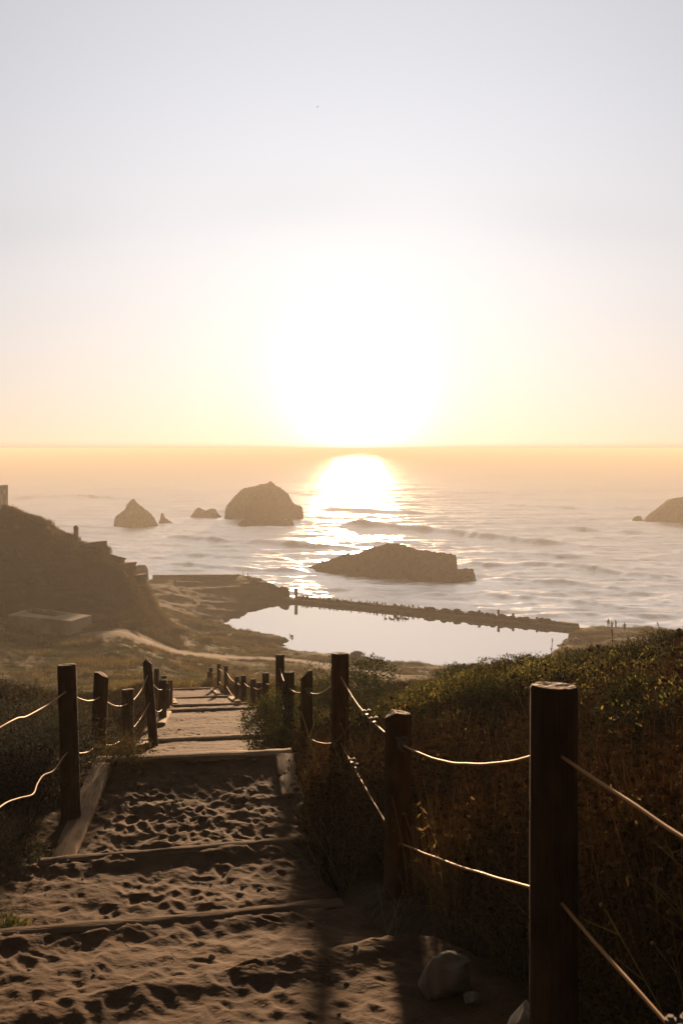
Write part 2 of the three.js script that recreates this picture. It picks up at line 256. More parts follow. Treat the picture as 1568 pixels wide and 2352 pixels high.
// ------------------------------------------------------------------ sand of the stairs, trodden all over
const dents = new Map(), DC = 0.34;
function dent(F, t, ang, len, wid, dep) { const key = Math.floor(F / DC) * 1000 + Math.floor(t / DC); if (!dents.has(key)) dents.set(key, []); dents.get(key).push([F, t, Math.cos(ang), Math.sin(ang), len, wid, dep]); }
for (let i = 0; i < 8200; i++) { const F = i < 5200 ? rr(0.5, 12) : rr(12, 42), near = F < 12, t = near ? rr(-sandLeft(F), sandRight(F)) : rr(-1.1, 1.1); const k = rr(0.55, 1.2); dent(F, t, rr(-0.5, 0.5) + (rnd() < 0.2 ? rr(-1.5, 1.5) : 0), 0.1 * k, 0.043 * k, 0.004 + 0.019 * rnd() ** 1.6); }
function trodden(F, t) {                            // overlapping prints: the deepest one shows, a little sand pushed up round it
  let deep = 0, rim = 0; const a = Math.floor(F / DC), b = Math.floor(t / DC);
  for (let i = a - 1; i <= a + 1; i++) for (let j = b - 1; j <= b + 1; j++) { const l = dents.get(i * 1000 + j); if (l) for (const [f, tt, c, n, len, wid, dep] of l) { const dx = F - f, dy = t - tt, u = (dx * c + dy * n) / len, v = (-dx * n + dy * c) / (wid * (1 + 0.25 * u)), q = u * u + v * v; if (q < 6) { deep = Math.max(deep, dep * Math.exp(-q * q * 0.7)); rim = Math.max(rim, dep * 0.35 * Math.exp(-((Math.sqrt(q) - 1.4) ** 2) * 6)); } } }
  return (rim - deep) * clamp(0.8 + 1.2 * fbm(F * 0.9, t * 0.9, 3, 95), 0.35, 1.4);
}
function sandHeight(F, t) {
  const e = Math.max(-t / sandLeft(F), t / sandRight(F));
  let y = EYE - treadLevel(F + 0.02 * noise(t * 2.1, F * 0.4, 7), t, 0.06);
  const fine = F < 14 ? 1 : 0.7;
  y += fine * (trodden(F, t) + 0.022 * fbm(F * 1.1, t * 1.1, 4, 91) + 0.016 * fbm(F * 5, t * 4, 4, 92));
  const side = e > 0.72 ? 0.16 * fbm(F * 0.9, t * 0.9, 3, 93) : 0;
  return y + side * sstep(0.72, 1, e) - 0.5 * sstep(0.86, 1.12, e) ** 2;
}
{
  const rows = []; for (let F = -3; F < 43; F += F < 1.5 ? 0.12 : Math.max(0.017, F * 0.0031)) rows.push(F);
  const C = 215, R = rows.length, pos = new Float32Array(R * C * 3), uv = new Float32Array(R * C * 2);
  for (let i = 0; i < R; i++) { const F = rows[i], a = -sandLeft(F) * 1.12, b = sandRight(F) * 1.12; for (let j = 0; j < C; j++) { const t = mix(a, b, j / (C - 1)), x = axis(F) + t, q = i * C + j; pos.set([x, sandHeight(F, t), -F], q * 3); uv.set([x * 0.8, F * 0.8], q * 2); } }
  solo('sand_path', buffer(pos, gridIndex(R, C, true), uv), M.sand, 'trodden brown sand filling the stairs, full of footprints', 'sand', null, 'structure');
}
console.log('sand');
// ------------------------------------------------------------------ sea
const breakers = [   // crest line in the photograph's columns and rows on the water plane, height, breadth
  { pts: [[770, 1206], [820, 1207], [900, 1214], [1000, 1224], [1100, 1236], [1200, 1247], [1330, 1253], [1480, 1258], [1600, 1262]], h: 4.2, w: 7, e: [760, 830, 1150, 1420] },
  { pts: [[350, 1235], [420, 1240], [520, 1247], [620, 1250], [700, 1254], [790, 1258], [860, 1262]], h: 2.7, w: 6, e: [350, 460, 700, 860] },
  { pts: [[330, 1297], [430, 1300], [520, 1305], [600, 1310], [680, 1311], [760, 1315]], h: 1.8, w: 4, e: [330, 430, 620, 740] },
  { pts: [[1040, 1292], [1120, 1300], [1220, 1300], [1330, 1304], [1450, 1322], [1568, 1335]], h: 2.0, w: 5, e: [1040, 1120, 1480, 1640] },
  { pts: [[0, 1150], [80, 1146], [180, 1140], [260, 1146], [380, 1150]], h: 2.6, w: 8, e: [-80, 100, 250, 380] },
  { pts: [[1080, 1362], [1180, 1372], [1280, 1382], [1400, 1398], [1500, 1412]], h: 1.3, w: 3.6, e: [1050, 1150, 1380, 1520] },
  { pts: [[60, 1206], [180, 1210], [300, 1216]], h: 1.4, w: 6, e: [20, 100, 220, 330] },
  { pts: [[1130, 1160], [1280, 1168], [1420, 1170], [1600, 1176]], h: 2.2, w: 9, e: [1100, 1220, 1420, 1640] },
  { pts: [[1100, 1332], [1200, 1336], [1320, 1345], [1430, 1356], [1560, 1368]], h: 1.3, w: 3.4, e: [1080, 1180, 1400, 1560] },
  { pts: [[1240, 1214], [1340, 1218], [1450, 1224], [1600, 1230]], h: 2, w: 6, e: [1230, 1320, 1500, 1640] },
  { pts: [[0, 1238], [110, 1244], [240, 1250], [330, 1252]], h: 1.8, w: 5, e: [-60, 60, 220, 330] },
  { pts: [[380, 1274], [480, 1278], [590, 1283], [700, 1288]], h: 1.4, w: 4, e: [370, 450, 610, 710] },
  { pts: [[700, 1170], [800, 1172], [920, 1178], [1040, 1182]], h: 2, w: 7, e: [690, 780, 930, 1050] },
  { pts: [[1060, 1272], [1180, 1276], [1300, 1279], [1420, 1286]], h: 1.5, w: 4.5, e: [1050, 1140, 1320, 1430] },
].map((b) => ({ ...b, line: b.pts.map(([px, py]) => { const F = (EYE - SEA_Y) * FPX / (py - HZ); return [across(px, F), F, (px - CX) / FPX]; }) }));
function surf(x, F) {                               // height of breaking crests and their foam
  let h = 0, f = 0; const u = x / F, px = u * FPX + CX;
  for (const b of breakers) { const env = sstep(b.e[0], b.e[1], px) * sstep(b.e[3], b.e[2], px); if (env <= 0) continue; const c = interp(b.line.map((l) => [l[2], l[1]]), u) + 2.5 * noise(x * 0.06, 3, 15), d = F - c; if (Math.abs(d) > 40) continue; const k = b.h * env * (0.8 + 0.3 * noise(x * 0.09, 1, 14)); h += k * (d < 0 ? Math.exp(-((d / (b.w * 0.55)) ** 2)) : Math.exp(-((d / (b.w * 1.6)) ** 2))); f = Math.max(f, env * (d < 0 ? Math.exp(d / 14) * sstep(0.02, 0.3, noise(x * 0.05, F * 0.02, 13) + 0.25) : 0)); }
  return [h, f];
}
const wash = [[314, 1207, 52], [381, 1202, 20], [473, 1188, 38], [606, 1192, 92], [610, 1206, 66], [800, 1318, 105], [980, 1338, 125], [1570, 1197, 92], [1463, 1195, 16]].map(([px, py, w]) => { const F = (EYE - SEA_Y) * FPX / (py - HZ); return [across(px, F), F, w / FPX * F]; });
function seaState(x, F) {
  const fade = sstep(1400, 300, F), swell = sstep(190, 420, F);
  const wob = 14 * fbm(x * 0.006, F * 0.006, 3, 101);
  let h = swell * (0.42 * Math.sin((F + 0.12 * x + wob) * 0.125) + 0.3 * Math.sin((F - 0.2 * x + 1.3 * wob) * 0.23 + 2)) * (0.6 + 0.6 * noise(x * 0.012, F * 0.012, 102));
  h += 0.75 * fbm(x * 0.035, F * 0.075, 3, 104) * (0.6 + 0.4 * sstep(250, 700, F));
  h += fade * 0.85 * fbm(x * 0.1, F * 0.26, 4, 105);
  if (F > 700) h += sstep(700, 2500, F) * 1.6 * fbm(x * 0.008, F * 0.016, 3, 107);
  const [bh, bf] = surf(x, F);
  const shore = sstep(560, 230, F);
  let foam = sstep(0.24 - 0.42 * shore, 0.5 - 0.3 * shore, fbm(x * 0.03, F * 0.085, 5, 111) + 0.12 * fbm(x * 0.3, F * 0.6, 2, 112));
  foam = Math.max(foam * (0.2 + 0.8 * shore), bf); for (const [rx, rF, w] of wash) { const d = Math.hypot((x - rx) / (w * 1.25), (F - rF + 4) / (w * 0.45 + 10)); if (d < 1.6) foam = Math.max(foam, sstep(0.25, 0.7, sstep(1.5, 0.8, d) + 0.7 * fbm(x * 0.09, F * 0.2, 4, 116))); }
  const edge = F - interp(coast, x / F); if (edge < 26) foam = Math.max(foam, sstep(0.2, 0.6, sstep(26, 4, edge) + 0.6 * fbm(x * 0.1, F * 0.2, 4, 117)));
  return [h + bh, foam];
}
{
  const fine = 0.385, nf = 400, us = []; for (let i = 0; i < 14; i++) us.push(-fine - 2.2 * ((14 - i) / 14) ** 2); for (let i = 0; i <= nf; i++) us.push(-fine + 2 * fine * i / nf); for (let i = 1; i <= 14; i++) us.push(fine + 2.2 * (i / 14) ** 2);
  const fs = []; for (let F = 185; F < 7000; F *= F < 1200 ? 1.0042 : 1.009) fs.push(F); for (let F = 7600; F < 60000; F *= 1.25) fs.push(F);
  const R = fs.length, C = us.length, pos = new Float32Array(R * C * 3), col = new Float32Array(R * C * 3), uv = new Float32Array(R * C * 2);
  for (let i = 0; i < R; i++) for (let j = 0; j < C; j++) { const F = fs[i], x = us[j] * F, q = i * C + j; const [h, f] = F < 7000 ? seaState(x, F) : [0, 0]; pos.set([x, SEA_Y + h, -F], q * 3); uv.set([x / 22, F / 22], q * 2); col.set([mix(0.8, 1.0, f), mix(0.76, 0.96, f), mix(0.69, 0.9, f)], q * 3); }
  solo('sea', buffer(pos, gridIndex(R, C, true), uv, col), M.sea, 'hazy ocean with foamy swells running in from the horizon', 'sea', null, 'structure');
}
console.log('sea');
// ------------------------------------------------------------------ the still pool behind the sea wall
{
  const pos = [], uv = [], C = 40; let n = 0;
  const sh = new THREE.Shape(poolPts.map(([x, F], i) => { const cx = 12, cF = 195, k = i > 0 && i < poolPts.length - 3 ? 1.06 : 1.0; return new THREE.Vector2(cx + (x - cx) * k, cF + (F - cF) * k); }));
  const g = new THREE.ShapeGeometry(sh); const p = g.attributes.position, u = g.attributes.uv;
  for (let i = 0; i < p.count; i++) { const x = p.getX(i), F = p.getY(i); p.setXYZ(i, x, POOL_Y, -F); u.setXY(i, x / 14, F / 14); }
  g.computeVertexNormals();
  solo('pool_water', g, M.pool, 'calm pool mirroring the pale sky behind the sea wall', 'pool', null, 'structure');
}
// ------------------------------------------------------------------ rocks in the sea
function seaRock(name, label, prof, F0, F1, depthF, opt = {}) {   // skyline in columns and rows, waterline distance at its two ends, half thickness as share of width
  if (opt.group) { F0 *= 1.2; F1 *= 1.2; }
  const A = opt.a ?? 110, B = 64, pxa = prof[0][0], pxb = prof[prof.length - 1][0], pos = [], uv = [];
  const Fm = (F0 + F1) / 2, mid = (pxa + pxb) / 2, c = V(across(mid, Fm), 0, -Fm), half = depthF * across(CX + (pxb - pxa), Fm), k = opt.seed ?? 1, lvl = opt.level ?? SEA_Y;
  for (let i = 0; i <= A; i++) for (let j = 0; j <= B; j++) {
    const a = i / A, b = j / B * 2 - 1, px = mix(pxa, pxb, a), F = mix(F0, F1, a), top = Math.max(0.02, EYE - lvl - down(interp(prof, px), F));
    const end = Math.pow(Math.sin(Math.PI * clamp(a, 0.0, 1)), 0.55), zb = half * (0.25 + 0.75 * end) * b;
    const rise = Math.pow(Math.max(0, 1 - Math.abs(b) ** 2.3), 0.62);
    let x = across(px, F), y = top * rise - 3 * (1 - rise), z = -F + zb;
    const s = opt.rough ?? 0.09 * Math.min(half, 8), n = fbm3(x * 0.22, y * 0.3, z * 0.22, 5, k * 7), m = fbm3(x * 0.8, y * 0.5, z * 0.8, 4, k * 7 + 3);
    const keep = Math.abs(b) < 0.2 ? Math.abs(b) * 5 : 1;
    x += s * 1.2 * m; z += 3.2 * s * (n + 0.8 * m); y += s * (1.4 * m + keep * 2.0 * n - keep * 1.2 * Math.abs(fbm3(x * 0.45, y * 0.2, z * 0.45, 3, k * 7 + 11))) * clamp(top / 3);
    pos.push(x - c.x, y - c.y + lvl, z - c.z); uv.push((x + 0.6 * z) * 0.12, y * 0.12);
  }
  const g = thing(name, label, 'rock', c, opt.group);
  part('rock_mass', buffer(pos, gridIndex(A + 1, B + 1, true), uv), M.rock, g);
  return g;
}
const stacks = 'rocks standing in the sea';
seaRock('sea_stack', 'pointed sea rock rising to a sharp peak, left of the domed rock', [[263, 1207], [265, 1198], [266, 1186], [275, 1181], [286, 1172], [293, 1160], [299, 1150], [305, 1146], [312, 1152], [322, 1163], [338, 1172], [348, 1183], [357, 1195], [363, 1207]], 522, 522, 0.4, { seed: 1, group: stacks });
seaRock('sea_stack', 'small thin rock spire just right of the pointed sea rock', [[364, 1202], [367, 1195], [371, 1178], [375, 1180], [380, 1190], [388, 1195], [398, 1202]], 536, 536, 0.35, { seed: 2, a: 60, rough: 0.35, group: stacks });
seaRock('sea_stack', 'low double humped rock between the pointed rock and the domed rock', [[437, 1188], [446, 1174], [453, 1167], [458, 1165], [466, 1171], [474, 1173], [483, 1168], [494, 1169], [502, 1180], [509, 1188]], 584, 584, 0.4, { seed: 3, rough: 0.5, group: stacks });
seaRock('sea_stack', 'great domed sea rock standing highest above the waves', [[516, 1190], [518, 1178], [522, 1160], [535, 1145], [550, 1129], [560, 1123], [570, 1120], [588, 1117], [600, 1112], [612, 1112], [620, 1106], [632, 1115], [645, 1122], [660, 1135], [672, 1155], [676, 1162], [690, 1163], [694, 1172], [696, 1188]], 577, 577, 0.42, { seed: 4, a: 150, rough: 0.8, group: stacks });
seaRock('sea_stack', 'low flat rock ledge awash in front of the domed rock', [[546, 1206], [552, 1198], [566, 1190], [600, 1187], [640, 1190], [658, 1194], [668, 1190], [673, 1198], [675, 1206]], 524, 524, 0.2, { seed: 5, rough: 0.5, group: stacks });
seaRock('sea_stack', 'long flat topped rock lying closest behind the sea wall', [[704, 1304], [718, 1299], [735, 1292], [760, 1285], [790, 1276], [800, 1271], [806, 1276], [830, 1268], [850, 1258], [870, 1255], [886, 1251], [905, 1249], [925, 1252], [940, 1258], [953, 1263], [975, 1266], [1005, 1270], [1035, 1272], [1043, 1275], [1047, 1298], [1050, 1310], [1060, 1307], [1075, 1305], [1086, 1312], [1091, 1332]], 336, 304, 0.22, { seed: 6, a: 190, rough: 0.55, group: stacks });
seaRock('sea_stack', 'steep rock cut by the right edge of the view', [[1480, 1197], [1488, 1186], [1500, 1175], [1520, 1160], [1540, 1147], [1550, 1144], [1568, 1142], [1600, 1139], [1640, 1152], [1685, 1196]], 553, 553, 0.4, { seed: 7, group: stacks });
seaRock('sea_stack', 'tiny rock beside the steep rock at the right edge', [[1450, 1195], [1456, 1188], [1463, 1185], [1470, 1186], [1475, 1195]], 560, 560, 0.4, { seed: 8, a: 40, rough: 0.3, group: stacks });
seaRock('shore_boulder', 'blocky boulder on the beach below the left hillside', [[308, 1330], [311, 1301], [318, 1297], [334, 1299], [340, 1306], [342, 1330]], 279, 279, 0.5, { seed: 9, a: 60, rough: 0.3 });
seaRock('shore_boulder', 'rugged outcrop on the promontory beside the broken pillar', [[566, 1352], [572, 1336], [584, 1330], [600, 1338], [618, 1339], [628, 1341], [640, 1350], [648, 1347], [658, 1349], [663, 1356], [666, 1372]], 262, 247, 0.25, { seed: 10, a: 90, rough: 0.35, level: 3 });
console.log('rocks');
// ------------------------------------------------------------------ sea wall and ruins
function roughBox(w, h, d, s = 0.06, k = 1, seg = 0.6) { const g = new THREE.BoxGeometry(w, h, d, Math.min(60, Math.max(1, Math.round(w / seg))), Math.min(20, Math.max(1, Math.round(h / seg))), Math.min(30, Math.max(1, Math.round(d / seg)))), p = g.attributes.position, u = g.attributes.uv; for (let i = 0; i < p.count; i++) { const x = p.getX(i), y = p.getY(i), z = p.getZ(i); u.setXY(i, (x + z) * 0.3, (y + z * 0.5) * 0.3); p.setXYZ(i, x + s * 2 * fbm3(x * 0.9 + k, y * 0.9, z * 0.9, 3, k), y + s * 2 * fbm3(x * 0.9, y * 0.9 + k, z * 0.9, 3, k + 5), z + s * 2 * fbm3(x * 0.9, y * 0.9, z * 0.9 + k, 3, k + 9)); } g.computeVertexNormals(); return g; }
function boulder(r, k, sx = 1, sy = 0.7, sz = 1, det = 3) { let g = new THREE.IcosahedronGeometry(r, det); g.deleteAttribute('uv'); g.deleteAttribute('normal'); g = mergeVertices(g); const p = g.attributes.position, uv = []; for (let i = 0; i < p.count; i++) { const x = p.getX(i), y = p.getY(i), z = p.getZ(i), f = 1 + 0.45 * fbm3(x / r * 1.1 + k * 3.1, y / r * 1.1, z / r * 1.1, 4, k); p.setXYZ(i, x * f * sx, y * f * sy, z * f * sz); uv.push((x + z) / r * 0.3, (y + z) / r * 0.3); } g.setAttribute('uv', new THREE.BufferAttribute(new Float32Array(uv), 2)); g.computeVertexNormals(); return g; }
const wallA = V(across(664, 243), 0, -243), wallB = V(across(1322, 204), 0, -204);
{
  const L = wallA.distanceTo(wallB), yaw = -Math.atan2(wallB.z - wallA.z, wallB.x - wallA.x), mid = wallA.clone().add(wallB).multiplyScalar(0.5);
  const w = thing('sea_wall', 'long broken concrete sea wall along the far side of the pool', 'wall', V(mid.x, POOL_Y, mid.z)); w.rotation.y = yaw;
  const ledge = part('ledge', roughBox(L, 13, 2.4, 0.07, 3, 0.9), M.concrete, w); ledge.position.set(0, -5.9, -0.6);
  const top = part('parapet', roughBox(L - 1, 1.5, 1.4, 0.12, 5, 0.6), M.rock, w); top.position.set(0, 0.25, -2.4);
  for (let i = 0; i < 46; i++) { const k = i / 46, x = mix(-L / 2 + 1, L / 2 - 3, k) + rr(-0.5, 0.5), big = x > 0 && x < L * 0.4 ? rr(0.4, 0.95) : rr(0.22, 0.42); const s = part('rubble_stone', boulder(big, i + 20, 1.4, 0.75, 1, 2), M.rock, w); s.position.set(x, 0.8 + rr(0, 0.2), -2.4 + rr(-0.3, 0.3)); s.rotation.y = rr(0, 6); }
  for (const [f, h] of [[0.185, 0.7], [0.248, 1.2], [0.295, 0.7], [0.37, 0.4]]) { const s = part('broken_stub', roughBox(0.42, h, 0.42, 0.05, 7, 0.3), M.concrete, w); s.position.set(L * f, 1.2 + h / 2, -2.3); }
  // birds in a row on the wall
  const bodyG = new THREE.SphereGeometry(0.16, 8, 6).scale(0.8, 1.5, 0.9), headG = new THREE.SphereGeometry(0.075, 6, 5).translate(0, 0.3, 0.05), tailG = new THREE.ConeGeometry(0.06, 0.3, 5).rotateX(2.7).translate(0, -0.18, -0.14);
  const birdG = mergeGeometries([bodyG, headG, tailG]);
  const m4 = new THREE.Matrix4().makeRotationY(yaw).setPosition(mid.x, POOL_Y, mid.z);
  let first;
  for (let i = 0; i < 64; i++) { const x = mix(-L / 2 + 2, L * 0.1, rnd() ** 1.15); const b = first ? first.clone() : shadows(new THREE.Mesh(birdG, M.feather)); first = first ?? b; b.name = numbered('perched_bird'); b.position.set(x, 1.3 + rr(-0.1, 0.1), -2.35 + rr(-0.2, 0.2)).applyMatrix4(m4); b.rotation.y = rr(0, 6); b.scale.setScalar(rr(0.6, 1.15)); tag(b, 'small dark bird in the row perched along the sea wall', 'bird', 'birds perched along the sea wall'); scene.add(b); }
}
function ruin(name, label, category, pxa, pya, pxb, pyb, F0, F1, h, th, m = M.concrete, lift = 0) {   // a wall whose top edge runs between two points
  const a = V(across(pxa, F0), EYE - down(pya, F0), -F0), b = V(across(pxb, F1), EYE - down(pyb, F1), -F1), L = a.distanceTo(b), g = thing(name, label, category, a.clone().add(b).multiplyScalar(0.5));
  g.rotation.order = 'YZX'; g.rotation.y = -Math.atan2(b.z - a.z, b.x - a.x); g.rotation.z = Math.asin((b.y - a.y) / L);
  part('wall_face', roughBox(L, h, th, 0.1, pxa, 0.5), m, g).position.y = -h / 2 + lift; const cop = part('coping', roughBox(L + 0.1, 0.22, th + 0.2, 0.05, pxb, 0.5), m, g); cop.position.y = 0.06; return g;
}
ruin('ruined_wall', 'broken concrete wall on the left hillside behind the tall pillar', 'wall', 150, 1257, 243, 1244, 165, 171, 3.2, 0.7);
ruin('ruined_wall', 'low terrace wall stepping down the end of the left hillside', 'wall', 180, 1312, 309, 1292, 158, 174, 1.3, 0.8);
ruin('ruined_wall', 'short slab wall just below the broken wall on the hillside', 'wall', 246, 1274, 284, 1284, 171, 174, 2, 1);
ruin('ruined_wall', 'lowest crumbling ledge across the foot of the left hillside', 'wall', 240, 1332, 334, 1320, 163, 176, 1.2, 0.8);
ruin('ruined_wall', 'thin pale kerb along the top of the promontory above the beach', 'wall', 352, 1322, 548, 1321, 274, 272, 0.9, 0.8);
{
  const F = 165, c = thing('ruined_pillar', 'tall square ruined pillar standing on the left hillside', 'pillar', V(across(175, F), EYE - down(1274, F), -F)); part('shaft', roughBox(0.64, 5.6, 0.6, 0.05, 4, 0.3), M.concrete, c).position.y = 1.8; const cap = part('broken_top', boulder(0.3, 5, 1.0, 0.8, 1, 2), M.concrete, c); cap.position.set(-0.05, 4.6, 0);
  const F2 = 243, d = thing('ruined_pillar', 'short broken pillar at the left end of the sea wall', 'pillar', V(across(680, F2), EYE - down(1371, F2), -F2)); part('shaft', roughBox(0.75, 2.4, 0.7, 0.06, 8, 0.3), M.concrete, d).position.y = 0.85;
}
for (const [px, t, b, F, lab, lean] of [[122.5, 1202, 1220, 166, 'leaning thin post on the ridge of the left hillside', 0.12], [558.6, 1313, 1327, 270, 'thin pole on the promontory, left one of the standing pair', 0], [569, 1316, 1329, 268, 'thin pole on the promontory, right one of the standing pair', 0], [594, 1331, 1341, 258, 'short thin pole above the outcrop near the broken pillar', 0.03], [584.5, 1329, 1337, 262, 'tiny stake midway down the edge of the promontory', 0]]) {
  const h = down(b, F) - down(t, F), g = thing('thin_pole', lab, 'pole', V(across(px, F), EYE - down(b, F), -F)); part('shaft', new THREE.CylinderGeometry(0.07, 0.1, h + 0.6, 7).translate(0, h / 2 - 0.3, 0), M.post, g); part('cap', new THREE.SphereGeometry(0.1, 7, 5).translate(0, h, 0), M.post, g); g.rotation.z = -lean;
}
{ // concrete foundation with an open pit
  const y = EYE - 22.0, P = (px, py) => { const F = 22.0 * FPX / (py - HZ); return V(across(px, F), y, -F); };
  const o = [P(20, 1413), P(75, 1396.5), P(210, 1414), P(163, 1427.5)], i = [P(52, 1406.5), P(78, 1398.5), P(160, 1409), P(126, 1417)], c = P(115, 1412);
  const g = thing('concrete_foundation', 'low concrete foundation with an open pit, below the left hillside', 'foundation', V(c.x, y - 2.2, c.z));
  const slab = (ps, h, name) => { const s = new THREE.Shape(ps.map((p) => new THREE.Vector2(p.x - c.x, -(p.z - c.z)))); const e = new THREE.ExtrudeGeometry(s, { depth: h, bevelEnabled: true, bevelSize: 0.05, bevelThickness: 0.05, bevelSegments: 1 }).rotateX(-Math.PI / 2); const p = e.attributes.position, u = e.attributes.uv; for (let q = 0; q < p.count; q++) u.setXY(q, (p.getX(q) + 0.3 * p.getZ(q)) * 0.09, (0.4 * p.getZ(q) + p.getY(q)) * 0.09); e.translate(0, 2.2 - h, 0); return part(name, e, M.plaster2, g); };
  M.plaster2 = std({ color: lin(0.6, 0.53, 0.45), map: stoneCol, bumpMap: stoneBump, bumpScale: 0.05 });
  const lerpP = (a, b, t) => a.clone().lerp(b, t);
  for (let k = 0; k < 4; k++) { const n = (k + 1) % 4; slab([o[k], lerpP(o[n], i[n], 0).lerp(o[k], 0.004), lerpP(i[n], i[k], 0.004), i[k]], 2.3, 'rim'); }
  slab(i.map((p) => p.clone().lerp(c, -0.02)), 0.2, 'pit_floor').position.y = -2.0;
}
{ // pale building cut by the left edge
  const F = 166, g = thing('pale_building', 'pale block building on the hilltop, cut by the left edge', 'building', V(across(-28, F), EYE - down(1166, F), -F)), m = M.plaster;
  part('wall', new THREE.BoxGeometry(5.46, 5, 4), m, g).position.y = 1.0; part('roof', new THREE.BoxGeometry(5.5, 0.2, 4.1), m, g).position.y = 3.6; const dr = part('door', new THREE.BoxGeometry(1, 2.1, 0.1), M.post, g); dr.position.set(-1.2, 0.4, 2.02); part('handle', new THREE.SphereGeometry(0.06, 6, 5), M.steel, dr).position.set(0.35, 0, 0.08);
}
// ------------------------------------------------------------------ birds on the pool and in the air
{
  const body = new THREE.SphereGeometry(0.2, 10, 7).scale(1.5, 0.62, 0.8).translate(0, 0.06, 0), neck = new THREE.CylinderGeometry(0.045, 0.06, 0.24, 6).rotateZ(-0.35).translate(0.26, 0.22, 0), head = new THREE.SphereGeometry(0.075, 7, 6).scale(1.3, 1, 1).translate(0.33, 0.35, 0), bill = new THREE.ConeGeometry(0.03, 0.12, 5).rotateZ(-Math.PI / 2).translate(0.46, 0.34, 0), tail = new THREE.ConeGeometry(0.09, 0.2, 5).rotateZ(1.9).translate(-0.33, 0.13, 0);
  const proto = new THREE.Group(); part('body', mergeGeometries([body, neck, tail]), M.feather, proto); part('head', mergeGeometries([head, bill]), M.feather, proto);
  const spots = [[885, 1421], [893, 1419.5], [897, 1421], [902, 1423], [905, 1419], [909, 1416.5], [911, 1420], [913, 1423.5], [915, 1421.5], [918, 1420], [922, 1420.5], [928, 1421], [934, 1422], [669.5, 1461], [671, 1466]];
  spots.forEach(([px, py], i) => { const F = 37 * FPX / (py - HZ), d = proto.clone(); d.name = numbered('duck'); d.position.set(across(px, F), POOL_Y, -F); d.rotation.y = rr(0, 6.28); d.scale.setScalar(rr(0.9, 1.25)); if (i < 13) tag(d, 'dark duck floating in the flock near the sea wall', 'duck', 'ducks floating near the sea wall'); else tag(d, i === 13 ? 'lone duck on the pool near its left shore, farther of two' : 'lone duck on the pool near its left shore, nearer of two', 'duck', 'pair of ducks near the left shore'); scene.add(d); });
  const F = 60, b = thing('sky_bird', 'tiny dark bird flying high in the empty sky', 'bird', V(across(729, F), EYE - down(246, F), -F));
  part('body', new THREE.SphereGeometry(0.018, 8, 6).scale(0.8, 0.8, 2.6), M.feather, b);
  for (const s of [-1, 1]) { const w = part('wing', buffer([0, 0, -0.02, 0, 0, 0.03, s * 0.05, 0.03, -0.005, s * 0.05, 0.03, 0.025, s * 0.085, 0.022, 0.03, 0, 0.006, 0, s * 0.05, 0.036, 0.01], [0, 1, 2, 2, 1, 3, 2, 3, 4, 0, 2, 5, 5, 2, 6, 2, 4, 6, 6, 4, 3, 5, 6, 1, 6, 3, 1]), M.feather, b); w.material.side = THREE.DoubleSide; }
  b.rotation.set(0.2, 0.5, 0.5); b.scale.setScalar(1.3);
}
// ------------------------------------------------------------------ people, one skin for each body
function personGeometry(pose) {                     // joints in metres, feet at the origin; bones are tapered capsules joined smoothly
  const B = [], bone = (a, b, ra, rb) => B.push([V(...a), V(...b), ra, rb]);
  const s = pose.stride ?? 0.08;
  bone([0, 0.95, 0], [0, 1.35, 0], 0.14, 0.16); bone([-0.13, 1.39, 0], [0.13, 1.39, 0], 0.075, 0.075); bone([0, 1.42, 0], [0, 1.54, 0.01], 0.055, 0.05); bone([0, 1.6, 0.01], [0, 1.66, 0], 0.088, 0.095);
  for (const k of [-1, 1]) { bone([k * 0.09, 0.92, 0], [k * 0.1, 0.5, k * s], 0.095, 0.065); bone([k * 0.1, 0.5, k * s], [k * 0.1, 0.08, k * s * 1.2], 0.062, 0.042); bone([k * 0.1, 0.05, k * s * 1.2 - 0.03], [k * 0.11, 0.035, k * s * 1.2 + 0.13], 0.05, 0.035); const h = pose.arms?.[k < 0 ? 0 : 1] ?? [0.27, 0.86, 0.04], e = pose.elbows?.[k < 0 ? 0 : 1] ?? [0.25, 1.12, -0.02]; bone([k * 0.19, 1.38, 0], [k * e[0], e[1], e[2]], 0.058, 0.045); bone([k * e[0], e[1], e[2]], [k * h[0], h[1], h[2]], 0.043, 0.035); bone([k * h[0], h[1], h[2]], [k * h[0], h[1] - 0.09, h[2] + 0.01], 0.035, 0.022); }
  const N = 84, mc = new MarchingCubes(N, M.cloth, false, false, 60000), f = mc.field, S = 0.95, p = V(0, 0, 0), d = V(0, 0, 0), q = V(0, 0, 0);
  for (let z = 0; z < N; z++) for (let y = 0; y < N; y++) for (let x = 0; x < N; x++) {
    p.set((x - N / 2) / (N / 2) * S, (y - N / 2) / (N / 2) * S + 0.87, (z - N / 2) / (N / 2) * S); let best = 1e9;
    if (Math.abs(p.z) < 0.4 && Math.abs(p.x) < 0.5) for (const [a, b, ra, rb] of B) { d.subVectors(b, a); q.subVectors(p, a); const t = clamp(q.dot(d) / d.lengthSq()); const dist = q.addScaledVector(d, -t).length() - mix(ra, rb, t); const k = 0.035, hh = clamp(0.5 + 0.5 * (dist - best) / k); best = best > 1e8 ? dist : mix(dist, best, hh) - k * hh * (1 - hh); }
    f[z * N * N + y * N + x] = -Math.min(best, 0.5);
  }
  mc.isolation = 0; mc.update();
  const n = mc.count, g = new THREE.BufferGeometry(); g.setAttribute('position', new THREE.BufferAttribute(mc.positionArray.slice(0, n * 3), 3)); g.setAttribute('normal', new THREE.BufferAttribute(mc.normalArray.slice(0, n * 3), 3));
  g.scale(S, S, S); g.translate(0, 0.87, 0); return g;
}
